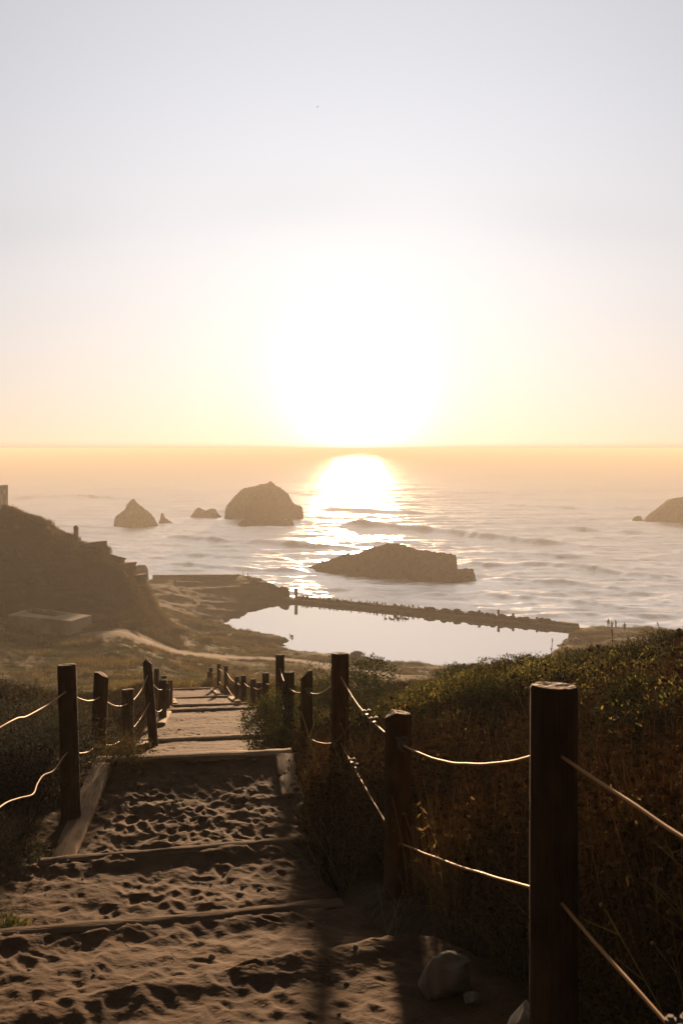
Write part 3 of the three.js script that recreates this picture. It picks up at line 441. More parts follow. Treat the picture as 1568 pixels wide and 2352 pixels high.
{
  const stand = personGeometry({}), walk = personGeometry({ stride: 0.2, arms: [[0.27, 0.9, 0.16], [0.27, 0.9, -0.14]] }), hip = personGeometry({ stride: 0.02, elbows: [[0.36, 1.16, -0.05], [0.3, 1.12, 0.0]], arms: [[0.2, 0.98, 0.08], [0.24, 0.86, 0.1]] });
  const hair = new THREE.SphereGeometry(0.108, 12, 8, 0, Math.PI * 2, 0, 1.9).scale(0.95, 1, 1.05).translate(0, 1.665, -0.012), shirt = (c) => std({ color: lin(...c) });
  const put = (geo, pos, turn, label, c, sc = 1) => { const g = thing('person', label, 'person', pos); part('body', geo, shirt(c), g); part('hair', hair, M.feather, g); g.rotation.y = turn; g.scale.setScalar(sc); };
  const w = groundAt(403, 1342.5, 150); w.y = landHeight(w.x, w.z) - 0.02;
  put(walk, w, 2.6, 'person in dark clothes walking alone on the bare ground above the beach', [0.04, 0.035, 0.035]);
  const walkers = [[1396, 203, stand, 0.3, 'leftmost of the four people standing at the end of the sea wall', [0.09, 0.06, 0.05]], [1404, 201, hip, 2.8, 'second from the left of the four people by the sea wall', [0.06, 0.05, 0.05]], [1413, 202, stand, 1.2, 'third from the left of the four people by the sea wall', [0.1, 0.08, 0.07]], [1433, 198, hip, 0.2, 'rightmost of the four people by the sea wall, hand on hip', [0.05, 0.045, 0.04]]];
  for (const [px, F, geo, turn, label, c] of walkers) { const x = across(px, F); put(geo, V(x, landHeight(x, -F) - 0.03, -F), turn, label, c, 1.06); }
}
console.log('figures');
// ------------------------------------------------------------------ timber of the steps
function timber(L, w, h, k) { const seg = Math.max(6, Math.round(L / 0.08)), g = new THREE.BoxGeometry(L, h, w, seg, 3, 3), p = g.attributes.position, u = g.attributes.uv; for (let i = 0; i < p.count; i++) { let x = p.getX(i), y = p.getY(i), z = p.getZ(i); u.setXY(i, (z + y + k * 0.37) * 2.2, x * 0.35 + k * 0.17); const edge = (Math.abs(Math.abs(y) - h / 2) < 1e-4 && Math.abs(Math.abs(z) - w / 2) < 1e-4) ? 1 : 0; const n = fbm3(x * 4, y * 6 + k, z * 6, 3, k); y += 0.004 * n - Math.sign(y) * edge * (0.007 + 0.012 * Math.max(0, noise(x * 7, k, 5))); z += 0.004 * n - Math.sign(z) * edge * (0.006 + 0.01 * Math.max(0, noise(x * 9, k, 6))); y += 0.006 * noise(x * 1.3, k, 8); p.setXYZ(i, x, y, z); } g.computeVertexNormals(); return g; }
const stepLabels = { 7: 'sand buried timber step edge, second nearest to the viewer', 8: 'sand buried timber step edge just this side of the framed landing', 9: 'weathered timber frame around the broad sand landing', 10: 'timber step frame just below the broad landing, half covered by sand', 11: 'timber step frame with a bright left rail beside the leaning post', 12: 'narrow timber step edge, third from the far end of the stairs', 13: 'timber step frame second from the far end of the stairs', 14: 'farthest visible timber step frame at the end of the stairs' };
for (let n = 7; n <= 14; n++) {
  const [F, d, dn, sk] = NOSES[n], cx = axis(F), prev = NOSES[n - 1], g = thing('step_frame', stepLabels[n], 'step', V(cx, EYE - d - 0.07, -F), 'timber steps of the sand stairs');
  const deepN = n <= 8, up = deepN ? 0.012 : 0.045, wid = deepN ? 0.15 : 0.2, span = 2.12;
  const nose = part('front_beam', timber(span, wid, 0.2, n), deepN ? M.sandyBeam : M.beam, g); nose.rotation.y = Math.atan(sk); nose.position.set(0, up - 0.03, -0.04);
  if (n >= 9 && n !== 12) for (const s of [-1, 1]) {
    if (n === 10 && s > 0 || n === 11 && s > 0) continue;
    const L = n === 9 ? (s < 0 ? 2.75 : 1.25) : n === 10 ? 0.7 : Math.min(2.4, (F - prev[0]) * 0.5), t = s * (span / 2 - 0.075), F1 = F + sk * t - 0.12, F0 = F1 - L, x1 = axis(F1) + t, x0 = axis(F0) + t;
    const y1 = EYE - d + up * 0.95 - 0.085, y0 = EYE - treadLevel(F0, t, 0.06) + (n === 9 ? 0.02 : 0.05) - 0.085; const rail = part('side_beam', timber(Math.hypot(L, y0 - y1), wid, 0.2, n * 3 + s), M.beam, g);
    rail.rotation.order = 'YZX'; rail.rotation.y = Math.atan2(F1 - F0, x1 - x0); rail.rotation.z = Math.atan2(y1 - y0, L); rail.position.set((x0 + x1) / 2 - cx, (y0 + y1) / 2 - (EYE - d - 0.07) - 0.002, -(F0 + F1) / 2 + F);
  }
}
// ------------------------------------------------------------------ fence posts
const round = { cut: () => 0 };
function post(o) {   // o: columns at the top, row of the top, distance, metres under the eye of its foot, and what sets it apart
  const F = o.F, r = (o.b - o.a) / FPX * F / 2, topY = EYE - down(o.top, F), footY = EYE - o.foot, H = topY - footY, bury = 0.35, x = across((o.a + o.b) / 2, F), lean = o.lean ?? 0;
  const g = thing('fence_post', o.label, 'post', V(x + Math.tan(lean) * H, footY, -F), o.side < 0 ? 'posts of the left fence' : 'posts of the right fence'); g.rotation.z = lean; g.rotation.y = o.turn ?? 0;
  const S = r > 0.06 && F < 20 ? 40 : 20, R = F < 20 ? 34 : 12, k = o.k, pos = [], uv = [], cut = o.cut ?? (() => 0), cracks = [rr(0, 6.28), rr(0, 6.28), rr(0, 6.28)];
  const radius = (a, h) => { let q = r * (1.03 - 0.05 * h / H + 0.02 * noise(Math.cos(a) * 1.5 + k, h * 1.2, 3) + 0.012 * noise(Math.sin(a) * 4 + k * 2, h * 2 + Math.cos(a) * 3, 4)); for (const c of cracks) { const da = Math.atan2(Math.sin(a - c - 0.12 * noise(h * 2, c, 6)), Math.cos(a - c)); q -= r * 0.1 * Math.exp(-((da / 0.055) ** 2)) * sstep(-0.25, 0.5, noise(h * 1.7, c * 3, 5) + h / H - 0.35); } return q; };
  for (let i = 0; i <= R; i++) for (let j = 0; j <= S; j++) { const a = j / S * Math.PI * 2, kk = i / R, base = kk < 1 ? mix(-bury, H, kk * 0.985) : H, q0 = radius(a, base), X = Math.cos(a), Z = Math.sin(a); const ch = i === R ? 0.93 : 1; let y = base + (i >= R - 1 ? 0 : 0); const c = cut(X, Z) * r; if (kk > 0.6) y += c * (kk - 0.6) / 0.4; if (i === R - 1) y = H - 0.012 + c; if (i === R) y = H + c; pos.push(X * q0 * ch, y, Z * q0 * ch); uv.push(j / S * 0.9 + k * 0.3, base * 0.5); }
  part('shaft', buffer(pos, gridIndex(R + 1, S + 1, true), uv), o.mat ?? M.post, g);
  const cp = [], cu = [], rings = 5; for (let i = 0; i <= rings; i++) for (let j = 0; j <= S; j++) { const a = j / S * Math.PI * 2, e = i / rings, X = Math.cos(a) * e, Z = Math.sin(a) * e, q = radius(a, H) * 0.93; cp.push(X * q, H + cut(X, Z) * r + (e < 1 ? 0.004 * noise(X * 5 + k, Z * 5, 9) : 0), Z * q); cu.push(X * 0.4 + 0.5, Z * 0.4 + 0.5); }
  part('end_grain', buffer(cp, gridIndex(rings + 1, S + 1, true), cu), M.endGrain, g);
  o.at = (below) => V(x, topY - below, -F).add(V(Math.tan(lean) * below, 0, 0)); o.r = r; o.g = g; return o;
}
const flatTilt = (sx, sz) => (X, Z) => sx * X + sz * Z;
const ridge = (a, b, c = 0) => (X, Z) => Math.min(a * X + c, b * X + c) + 0.1 * Z;
const right = [
  { a: 3180, b: 3570, top: 2440, F: 1.0, foot: 1.85, label: 'fence post outside the right edge, holding the nearest cables', skip: 1 },
  { a: 1216, b: 1326, top: 1574, F: 3.6, foot: 2.36, label: 'thickest fence post, nearest to the viewer at the right', mat: M.post, cut: flatTilt(-0.03, 0.06) },
  { a: 882, b: 945, top: 1640, F: 6.3, foot: 3.0, label: 'post with a chipped slanting top, second nearest on the right', mat: M.postTan, cut: (X, Z) => Math.min(0.62 * X + 0.42, 0.18 - 0.15 * X + 0.1 * Z, 0.42) },
  { a: 760, b: 801, top: 1500, F: 9.3, foot: 3.6, label: 'tall flat topped post standing before the pool, right of the stairs', mat: M.postTan, cut: flatTilt(0, 0.05) },
  { a: 690, b: 718, top: 1551, F: 12.6, foot: 4.15, label: 'post with a steep slanted top beside the broad landing', mat: M.postGrey, cut: (X) => Math.min(1.0 * X + 0.55, 0.85) },
  { a: 652, b: 676, top: 1543, F: 15.7, foot: 4.85, label: 'post with pale scrawled marks rising out of the dark bush', mat: M.postGrey },
  { a: 633, b: 653, top: 1503, F: 19.2, foot: 5.5, label: 'tallest dark post behind the scrawled one, right of the stairs', mat: M.post },
  { a: 602, b: 618, top: 1545, F: 23.5, foot: 6.5, label: 'squat dark post at the upper left of the dark bush', mat: M.post },
  { a: 589.5, b: 602, top: 1567, F: 27.5, foot: 7.3, label: 'low post mostly hidden behind its neighbours, left of the squat one', mat: M.post },
  { a: 575, b: 588, top: 1559, F: 27, foot: 7.1, label: 'eighth post of the right fence, counted from the nearest', mat: M.postTan },
  { a: 553, b: 566, top: 1551, F: 29.5, foot: 7.6, label: 'ninth post of the right fence, above the weedy step corner', mat: M.post },
  { a: 539, b: 550, top: 1553, F: 33, foot: 8.4, label: 'tenth post of the right fence, shorter than the next one down', mat: M.post },
  { a: 514.5, b: 524, top: 1529, F: 37, foot: 9.4, label: 'eleventh post of the right fence, tall and thin', mat: M.post },
  { a: 498.5, b: 507, top: 1524, F: 41, foot: 10.3, label: 'twelfth post of the right fence, highest of the far group', mat: M.post },
  { a: 480, b: 489, top: 1533, F: 44.5, foot: 10.8, label: 'thirteenth post of the right fence, past the last step', mat: M.post },
  { a: 491, b: 497.5, top: 1555, F: 50, foot: 12.1, label: 'small post low between the two farthest tall right posts', mat: M.post },
  { a: 476.5, b: 483, top: 1542, F: 48, foot: 11.6, label: 'farthest post of the right fence, half hidden by another', mat: M.post },
];
const left = [
  { a: -125, b: -58, top: 1628, F: 6.0, foot: 2.95, label: 'fence post outside the left edge, holding the nearest cables', skip: 1 },
  { a: 132, b: 175, top: 1526, F: 9.1, foot: 3.33, label: 'large flat topped post nearest on the left side of the stairs', mat: M.post, lean: 0.032, cut: flatTilt(0.02, 0.05) },
  { a: 216, b: 250, top: 1552, F: 11.6, foot: 3.95, label: 'post with a sloping top, second nearest on the left', mat: M.postTan, lean: -0.04, cut: (X, Z) => Math.min(0.35 - 0.55 * X, 0.5) + 0.1 * Z },
  { a: 280, b: 308, top: 1583, F: 14.2, foot: 4.45, label: 'short stout post in the brush, third on the left', mat: M.postTan, cut: flatTilt(0.05, 0.08) },
  { a: 328, b: 349, top: 1520, F: 16.5, foot: 4.75, label: 'dark leaning post with a pointed top beside the left rail', mat: M.post, lean: 0.075, cut: (X) => Math.min(0.9 + 0.9 * X, 0.75 - 1.2 * X, 1.0) },
  { a: 365, b: 383, top: 1561, F: 21.3, foot: 5.95, label: 'round headed post right behind the leaning pointed one', mat: M.postTan, cut: (X, Z) => 0.2 * (1 - X * X - Z * Z) - 0.1 },
  { a: 381.5, b: 390.5, top: 1569, F: 24, foot: 6.5, label: 'thin stake in the cluster at the left end of the steps', mat: M.post },
  { a: 382, b: 387, top: 1583, F: 23, foot: 6.3, label: 'shortest thinnest stake in the cluster at the left', mat: M.post },
  { a: 385, b: 397, top: 1562, F: 29, foot: 7.6, label: 'rightmost full sized post of the left cluster', mat: M.postTan },
  { a: 354, b: 366, top: 1535, F: 30, foot: 7.7, label: 'taller post seen behind the round headed post on the left', mat: M.post },
  { a: 371, b: 382, top: 1552, F: 33, foot: 8.5, label: 'post peeking above the round headed post on the left', mat: M.post },
  { a: 397.5, b: 404.5, top: 1569, F: 50, foot: 12.1, label: 'lone short post past the far end of the stairs', mat: M.post },
];
right.forEach((o, i) => { o.side = 1; o.k = i + 1; post(o); });
left.forEach((o, i) => { o.side = -1; o.k = i + 41; post(o); });
{ // scrawled marks on one post: three lines of loose pale letters, bent round its face
  const o = right[5], H = down(o.foot, 1) * 0 + (o.foot - down(o.top, o.F)), strokes = [[[-0.5, 0.56], [-0.1, 0.66], [-0.35, 0.6], [-0.05, 0.58], [-0.4, 0.52]], [[-0.1, 0.52], [0.12, 0.42], [-0.15, 0.4], [-0.5, 0.52]], [[-0.3, 0.36], [0.0, 0.5]], [[-0.3, 0.35], [-0.05, 0.35], [-0.25, 0.27]], [[0.1, 0.38], [0.12, 0.27]], [[0.45, 0.37], [0.28, 0.33], [0.3, 0.27], [0.48, 0.29]], [[-0.1, 0.2], [-0.12, 0.1]]];
  for (const st of strokes) { const pts = st.map(([a, f]) => V(Math.sin(a) * o.r * 1.035, H * f, Math.cos(a) * o.r * 1.035)); part('scrawled_mark', new THREE.TubeGeometry(new THREE.CatmullRomCurve3(pts, false, 'catmullrom', 0.2), 14, 0.0055, 5), M.mark, o.g); }
}
// ------------------------------------------------------------------ cables strung through the posts
const ord = ['', 'nearest', 'second', 'third', 'fourth', 'fifth', 'sixth', 'seventh', 'eighth', 'ninth', 'tenth', 'eleventh', 'twelfth', 'thirteenth', 'fourteenth'];
function clampAt(p, dir, parent, s = 1) {
  const q = new THREE.Quaternion().setFromUnitVectors(V(1, 0, 0), dir.clone().normalize());
  const saddle = part('clamp', mergeGeometries([new THREE.BoxGeometry(0.035 * s, 0.022 * s, 0.036 * s, 2, 2, 2), new THREE.CylinderGeometry(0.006 * s, 0.006 * s, 0.06 * s, 8).translate(0.008 * s, 0.01 * s, 0.014 * s), new THREE.CylinderGeometry(0.006 * s, 0.006 * s, 0.06 * s, 8).translate(0.008 * s, 0.01 * s, -0.014 * s), new THREE.TorusGeometry(0.014 * s, 0.006 * s, 6, 12, Math.PI).rotateX(Math.PI / 2).rotateZ(Math.PI / 2).translate(0.008 * s, -0.014 * s, 0), new THREE.CylinderGeometry(0.011 * s, 0.011 * s, 0.01 * s, 6).translate(0.008 * s, 0.03 * s, 0.014 * s), new THREE.CylinderGeometry(0.011 * s, 0.011 * s, 0.01 * s, 6).translate(0.008 * s, 0.03 * s, -0.014 * s)]), M.steel, parent);
  saddle.position.copy(p); saddle.quaternion.copy(q);
}
function cable(p, q, bp, bq, sag, label, group, o = {}) {
  const a = p.at(bp), b = q.at(bq), n = 12, pts = []; const d = b.clone().sub(a), L = d.length();
  for (let i = 0; i <= n; i++) { const k = i / n, v = a.clone().addScaledVector(d, k); v.y -= sag * 4 * k * (1 - k); if (i && i < n) { v.y += 0.004 * (rnd() - 0.5); v.x += 0.004 * (rnd() - 0.5); } for (const [kk, dx, dy] of o.kinks ?? []) { const w = Math.exp(-(((k - kk) / 0.09) ** 2)); v.x += dx * w; v.y += dy * w; } pts.push(v); }
  const g = thing('fence_cable', label, 'cable', a, group), curve = new THREE.CatmullRomCurve3(pts.map((v) => v.clone().sub(a)));
  part('cable_strand', new THREE.TubeGeometry(curve, 60, o.r ?? 0.006, 8), M.rope, g);
  for (const [e, k] of [[p, p.r / L], [q, 1 - q.r / L]]) if (e.F < 20 && e.F > 2) { const c = curve.getPoint(k), t = curve.getTangent(k), f = part('grommet', new THREE.TubeGeometry(new THREE.LineCurve3(c.clone().addScaledVector(t, -0.02), c.clone().addScaledVector(t, 0.012)), 2, 0.0125, 10), M.feather, g); }
  for (const k of o.clamps ?? []) { clampAt(curve.getPoint(k), curve.getTangent(k), g, o.cs ?? 1.25); }
}
const RG = 'cables of the right fence', LG = 'cables of the left fence';
const rChain = [0, 1, 2, 3, 4, 5, 6, 7, 9, 10, 11, 12, 13, 14], lChain = [0, 1, 2, 3, 4, 5, 8];
const rUp = [0.25, 0.235, 0.17, 0.2, 0.19, 0.25, 0.26, 0.24, 0.22, 0.2, 0.2, 0.2, 0.2, 0.2], rLow = [0.75, 0.745, 0.8, 0.82, 0.76, 0.76, 0.78, 0.7, 0.7, 0.72, 0.72, 0.72, 0.72, 0.72];
for (let i = 1; i < rChain.length; i++) {
  const p = right[rChain[i]], q = right[rChain[i - 1]], w = i === 1 ? 'running from the nearest right post out of the right edge' : i === 2 ? 'hanging between the thickest post and the chipped post' : i === 3 ? 'between the chipped post and the tall flat post' : `between the ${ord[i - 1]} and ${ord[i]} right posts counted from the nearest`;
  const far = p.F > 22;
  cable(p, q, rUp[i], rUp[i - 1], [0, 0.02, 0.09, 0.08, 0.1, 0.05, 0.08, 0.14, 0.1, 0.06, 0.08, 0.1, 0.05, 0.1][i], 'upper cable ' + w, RG, { clamps: i === 2 ? [0.025, 0.06] : i === 3 ? [0.56, 0.68] : i === 4 ? [0.05, 0.12] : [], r: far ? 0.008 : 0.006 });
  cable(p, q, rLow[i], rLow[i - 1], [0, 0.05, 0.02, 0.02, 0.05, 0.12, 0.05, 0.1, 0.06, 0.06, 0.06, 0.08, 0.05, 0.06][i], 'lower cable ' + w, RG, { clamps: i === 1 ? [0.36, 0.46, 0.6] : i === 3 ? [0.27, 0.33] : [], r: far ? 0.008 : 0.006, cs: i === 1 ? 1.5 : 1.25 });
}
const lUp = [0.2, 0.235, 0.24, 0.2, 0.2, 0.2, 0.25], lLow = [0.75, 0.78, 0.78, 0.62, 0.65, 0.6, 0.7];
for (let i = 1; i < lChain.length; i++) {
  const p = left[lChain[i]], q = left[lChain[i - 1]], w = i === 1 ? 'running from the nearest left post out of the left edge' : i === 2 ? 'between the large left post and the sloping topped one' : `between the ${ord[i - 1]} and ${ord[i]} left posts counted from the nearest`;
  cable(p, q, lUp[i], lUp[i - 1], [0, 0.05, 0.07, 0.07, 0.09, 0.1, 0.12][i], 'upper cable ' + w, LG, { kinks: i === 1 ? [[0.62, 0.02, 0.035]] : [] });
  cable(p, q, lLow[i], lLow[i - 1], [0, 0.03, 0.06, 0.08, 0.05, 0.12, 0.12][i], 'lower cable ' + w, LG, { kinks: i === 1 ? [[0.22, 0.02, -0.03], [0.5, 0.05, -0.05]] : [] });
}
// ------------------------------------------------------------------ stones by the nearest post
{
  const angular = (r, k, sx, sy, sz) => { const g = boulder(r * 1.15, k, sx, sy, sz, 5), p = g.attributes.position, N = []; const q = V(0, 0, 0); for (let i = 0; i < 11; i++) { const n = V(2 * hash(k, i, 1) - 1, 2 * hash(k, i, 2) - 1, 2 * hash(k, i, 3) - 1).normalize(); N.push([n, r * (0.5 + 0.3 * hash(k, i, 4)) * Math.hypot(n.x * sx, n.y * sy, n.z * sz)]); } for (let i = 0; i < p.count; i++) { q.fromBufferAttribute(p, i); for (const [n, d] of N) { const e = q.dot(n) - d; if (e > 0) q.addScaledVector(n, -e * 0.93); } p.setXYZ(i, q.x, q.y, q.z); } const f = g.toNonIndexed(); f.computeVertexNormals(); return f; };
  const put = (px, py, F, r, k, s, label, turn) => { const o = solo('loose_stone', angular(r, k, ...s), M.stone, label, 'stone', 'loose stones by the nearest post'); o.position.set(across(px, F), EYE - down(py, F), -F); o.rotation.set(0.1, turn, 0.12); };
  put(1012, 2264, 4.55, 0.15, 12, [1.05, 0.95, 0.75], 'angular grey stone on the sand between the two nearest right posts', 0.7);
  put(1205, 2360, 3.75, 0.1, 19, [0.6, 1.1, 0.8], 'pale stone half hidden by the foot of the thickest post', 0.2);
  put(1085, 2290, 4.4, 0.035, 23, [1.3, 0.6, 1], 'small flat stone lying right of the angular grey stone', 1);
}
console.log('fence');
// ------------------------------------------------------------------ plants
class Soup { constructor() { this.p = []; this.c = []; }
  tri(a, b, c, col) { this.p.push(a.x, a.y, a.z, b.x, b.y, b.z, c.x, c.y, c.z); for (let i = 0; i < 3; i++) this.c.push(...col); }
  leaf(o, dir, side, len, wid, col) { const t = o.clone().addScaledVector(dir, len), m = o.clone().addScaledVector(dir, len * 0.45), a = m.clone().addScaledVector(side, wid / 2), b = m.clone().addScaledVector(side, -wid / 2); this.tri(o, a, t, col); this.tri(o, t, b, col); }
  stalk(pts, r, col) { for (let i = 1; i < pts.length; i++) { const a = pts[i - 1], b = pts[i], d = b.clone().sub(a).normalize(), s1 = V(d.y, -d.x, 0.3 * d.z).cross(d).normalize(), s2 = d.clone().cross(s1), ra = r * (1 - 0.6 * (i - 1) / pts.length), rb = r * (1 - 0.6 * i / pts.length), A = [], B = []; for (let k = 0; k < 3; k++) { const c = Math.cos(k * 2.094), s = Math.sin(k * 2.094); A.push(a.clone().addScaledVector(s1, c * ra).addScaledVector(s2, s * ra)); B.push(b.clone().addScaledVector(s1, c * rb).addScaledVector(s2, s * rb)); } for (let k = 0; k < 3; k++) { const n = (k + 1) % 3; this.tri(A[k], A[n], B[k], col); this.tri(B[k], A[n], B[n], col); } } }
  blob(c, r, col, sy = 1) { const v = [V(r, 0, 0), V(-r, 0, 0), V(0, r * sy, 0), V(0, -r * sy, 0), V(0, 0, r), V(0, 0, -r)].map((q) => q.multiplyScalar(rr(0.75, 1.25)).add(c)); for (const [i, j, k] of [[0, 2, 4], [4, 2, 1], [1, 2, 5], [5, 2, 0], [4, 3, 0], [1, 3, 4], [5, 3, 1], [0, 3, 5]]) this.tri(v[i], v[j], v[k], col); }
  geo() { const g = new THREE.BufferGeometry(); g.setAttribute('position', new THREE.BufferAttribute(new Float32Array(this.p), 3)); g.setAttribute('color', new THREE.BufferAttribute(new Float32Array(this.c), 3)); g.computeVertexNormals(); return g; } }
const unit = () => { let v; do v = V(rr(-1, 1), rr(-1, 1), rr(-1, 1)); while (v.lengthSq() > 1 || v.lengthSq() < 0.01); return v.normalize(); };
const vary = (c, k = 0.25) => { const f = 1 + rr(-k, k); return c.map((v) => v * f * (1 + rr(-0.08, 0.08))); };
function dryClump(stems, h, heads = 1) {            // buckwheat gone to seed: wiry stems, rusty heads
  const s = new Soup();
  for (let i = 0; i < stems; i++) { const a = rr(0, 6.28), l = rr(0.1, 0.55), H = h * rr(0.6, 1.1), o = V(rr(-0.12, 0.12), -0.05, rr(-0.12, 0.12)), d = V(Math.cos(a) * l, 1, Math.sin(a) * l), m = o.clone().addScaledVector(d, H * 0.5).add(V(rr(-0.03, 0.03), 0, rr(-0.03, 0.03))), t = m.clone().addScaledVector(V(d.x * 1.3 + rr(-0.15, 0.15), 1, d.z * 1.3 + rr(-0.15, 0.15)), H * 0.5);
    const col = vary([0.175, 0.15, 0.08]); s.stalk([o, m, t], 0.0032, col);
    for (let k = 0; k < 2; k++) { const b = m.clone().lerp(t, rr(0.1, 0.8)), e = b.clone().add(V(rr(-0.09, 0.09), rr(0.04, 0.14), rr(-0.09, 0.09))); s.stalk([b, e], 0.0022, col); if (rnd() < 0.8 * heads) s.blob(e, rr(0.008, 0.016), vary([0.11, 0.075, 0.038]), 0.8); }
    if (rnd() < heads) s.blob(t, rr(0.011, 0.021), vary([0.1, 0.068, 0.035]), 0.8);
    for (let k = 0; k < 3; k++) { const p = o.clone().lerp(m, rr(0.1, 1)), dd = unit(); dd.y *= 0.4; s.leaf(p, dd, unit(), rr(0.02, 0.045), rr(0.008, 0.016), vary([0.15, 0.132, 0.058])); } }
  return s.geo();
}
function leafClump(n, r, h, col, tip, size = 0.026) {   // low leafy cushion on short twigs
  const s = new Soup(); const twigs = 26;
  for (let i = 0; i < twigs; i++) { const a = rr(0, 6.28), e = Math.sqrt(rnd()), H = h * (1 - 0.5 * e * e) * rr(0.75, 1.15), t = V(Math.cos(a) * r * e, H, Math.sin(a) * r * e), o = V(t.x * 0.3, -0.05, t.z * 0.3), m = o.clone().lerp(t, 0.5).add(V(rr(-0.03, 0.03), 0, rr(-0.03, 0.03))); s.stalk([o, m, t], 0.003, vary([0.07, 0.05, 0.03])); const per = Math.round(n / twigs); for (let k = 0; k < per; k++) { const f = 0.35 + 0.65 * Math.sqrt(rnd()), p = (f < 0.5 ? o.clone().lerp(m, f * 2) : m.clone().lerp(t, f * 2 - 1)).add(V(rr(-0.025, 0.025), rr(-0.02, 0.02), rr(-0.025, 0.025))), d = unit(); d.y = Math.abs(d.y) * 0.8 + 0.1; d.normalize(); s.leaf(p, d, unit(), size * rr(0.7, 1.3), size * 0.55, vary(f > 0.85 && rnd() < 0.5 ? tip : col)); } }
  return s.geo();
}
function grassClump(n, h, r, col) { const s = new Soup(); for (let i = 0; i < n; i++) { const a = rr(0, 6.28), e = rr(0, r), o = V(Math.cos(a) * e, -0.05, Math.sin(a) * e), l = rr(0.1, 0.7), b = rr(0, 6.28), H = h * rr(0.5, 1.15), m = o.clone().add(V(Math.cos(b) * l * H * 0.35, H * 0.6, Math.sin(b) * l * H * 0.35)), t = o.clone().add(V(Math.cos(b) * l * H * 1.1, H * (1 - 0.35 * l), Math.sin(b) * l * H * 1.1)), w = V(-Math.sin(b), 0, Math.cos(b)).multiplyScalar(h * 0.02), c = vary(col); s.tri(o.clone().add(w), m, o.clone().sub(w), c); s.tri(o.clone().addScaledVector(w, 0.9), m.clone().add(w), m.clone().addScaledVector(w, -1), c); s.tri(m.clone().add(w), t, m.clone().sub(w), c); } return s.geo(); }
function scatter(name, label, category, geos, mat, spots) {     // spots: [x, y, z, scale, [tint]]
  geos.forEach((geo, k) => { const mine = spots.filter((_, i) => i % geos.length === k); if (!mine.length) return; const m = shadows(new THREE.InstancedMesh(geo, mat, mine.length)), M4 = new THREE.Matrix4(), Q = new THREE.Quaternion(), E = new THREE.Euler(); m.name = geos.length > 1 ? numbered(name) : name;
    mine.forEach(([x, y, z, s, t], i) => { E.set(rr(-0.12, 0.12), rr(0, 6.28), rr(-0.12, 0.12)); M4.compose(V(x, y, z), Q.setFromEuler(E), V(s * rr(0.85, 1.15), s, s * rr(0.85, 1.15))); m.setMatrixAt(i, M4); m.setColorAt(i, lin(...t)); });
    tag(m, geos.length > 1 ? label[k] : label, category, null, 'stuff'); scene.add(m); });
}
const onStair = (x, F, pad = 0) => { const t = x - axis(F); return F < 46 && t > -Math.max(1.2, sandLeft(F) * 0.93) - pad && t < (F > 6.6 && F < 10 ? 1.05 : Math.max(1.15, sandRight(F) * 0.93)) + pad; };
const bareSpot = (x, F) => Math.hypot((x - 2.55) / 0.8, (F - 7.7) / 1.0) < 0.85 || Math.hypot((x - 1.95) / 0.45, (F - 5.4) / 0.5) < 0.8;
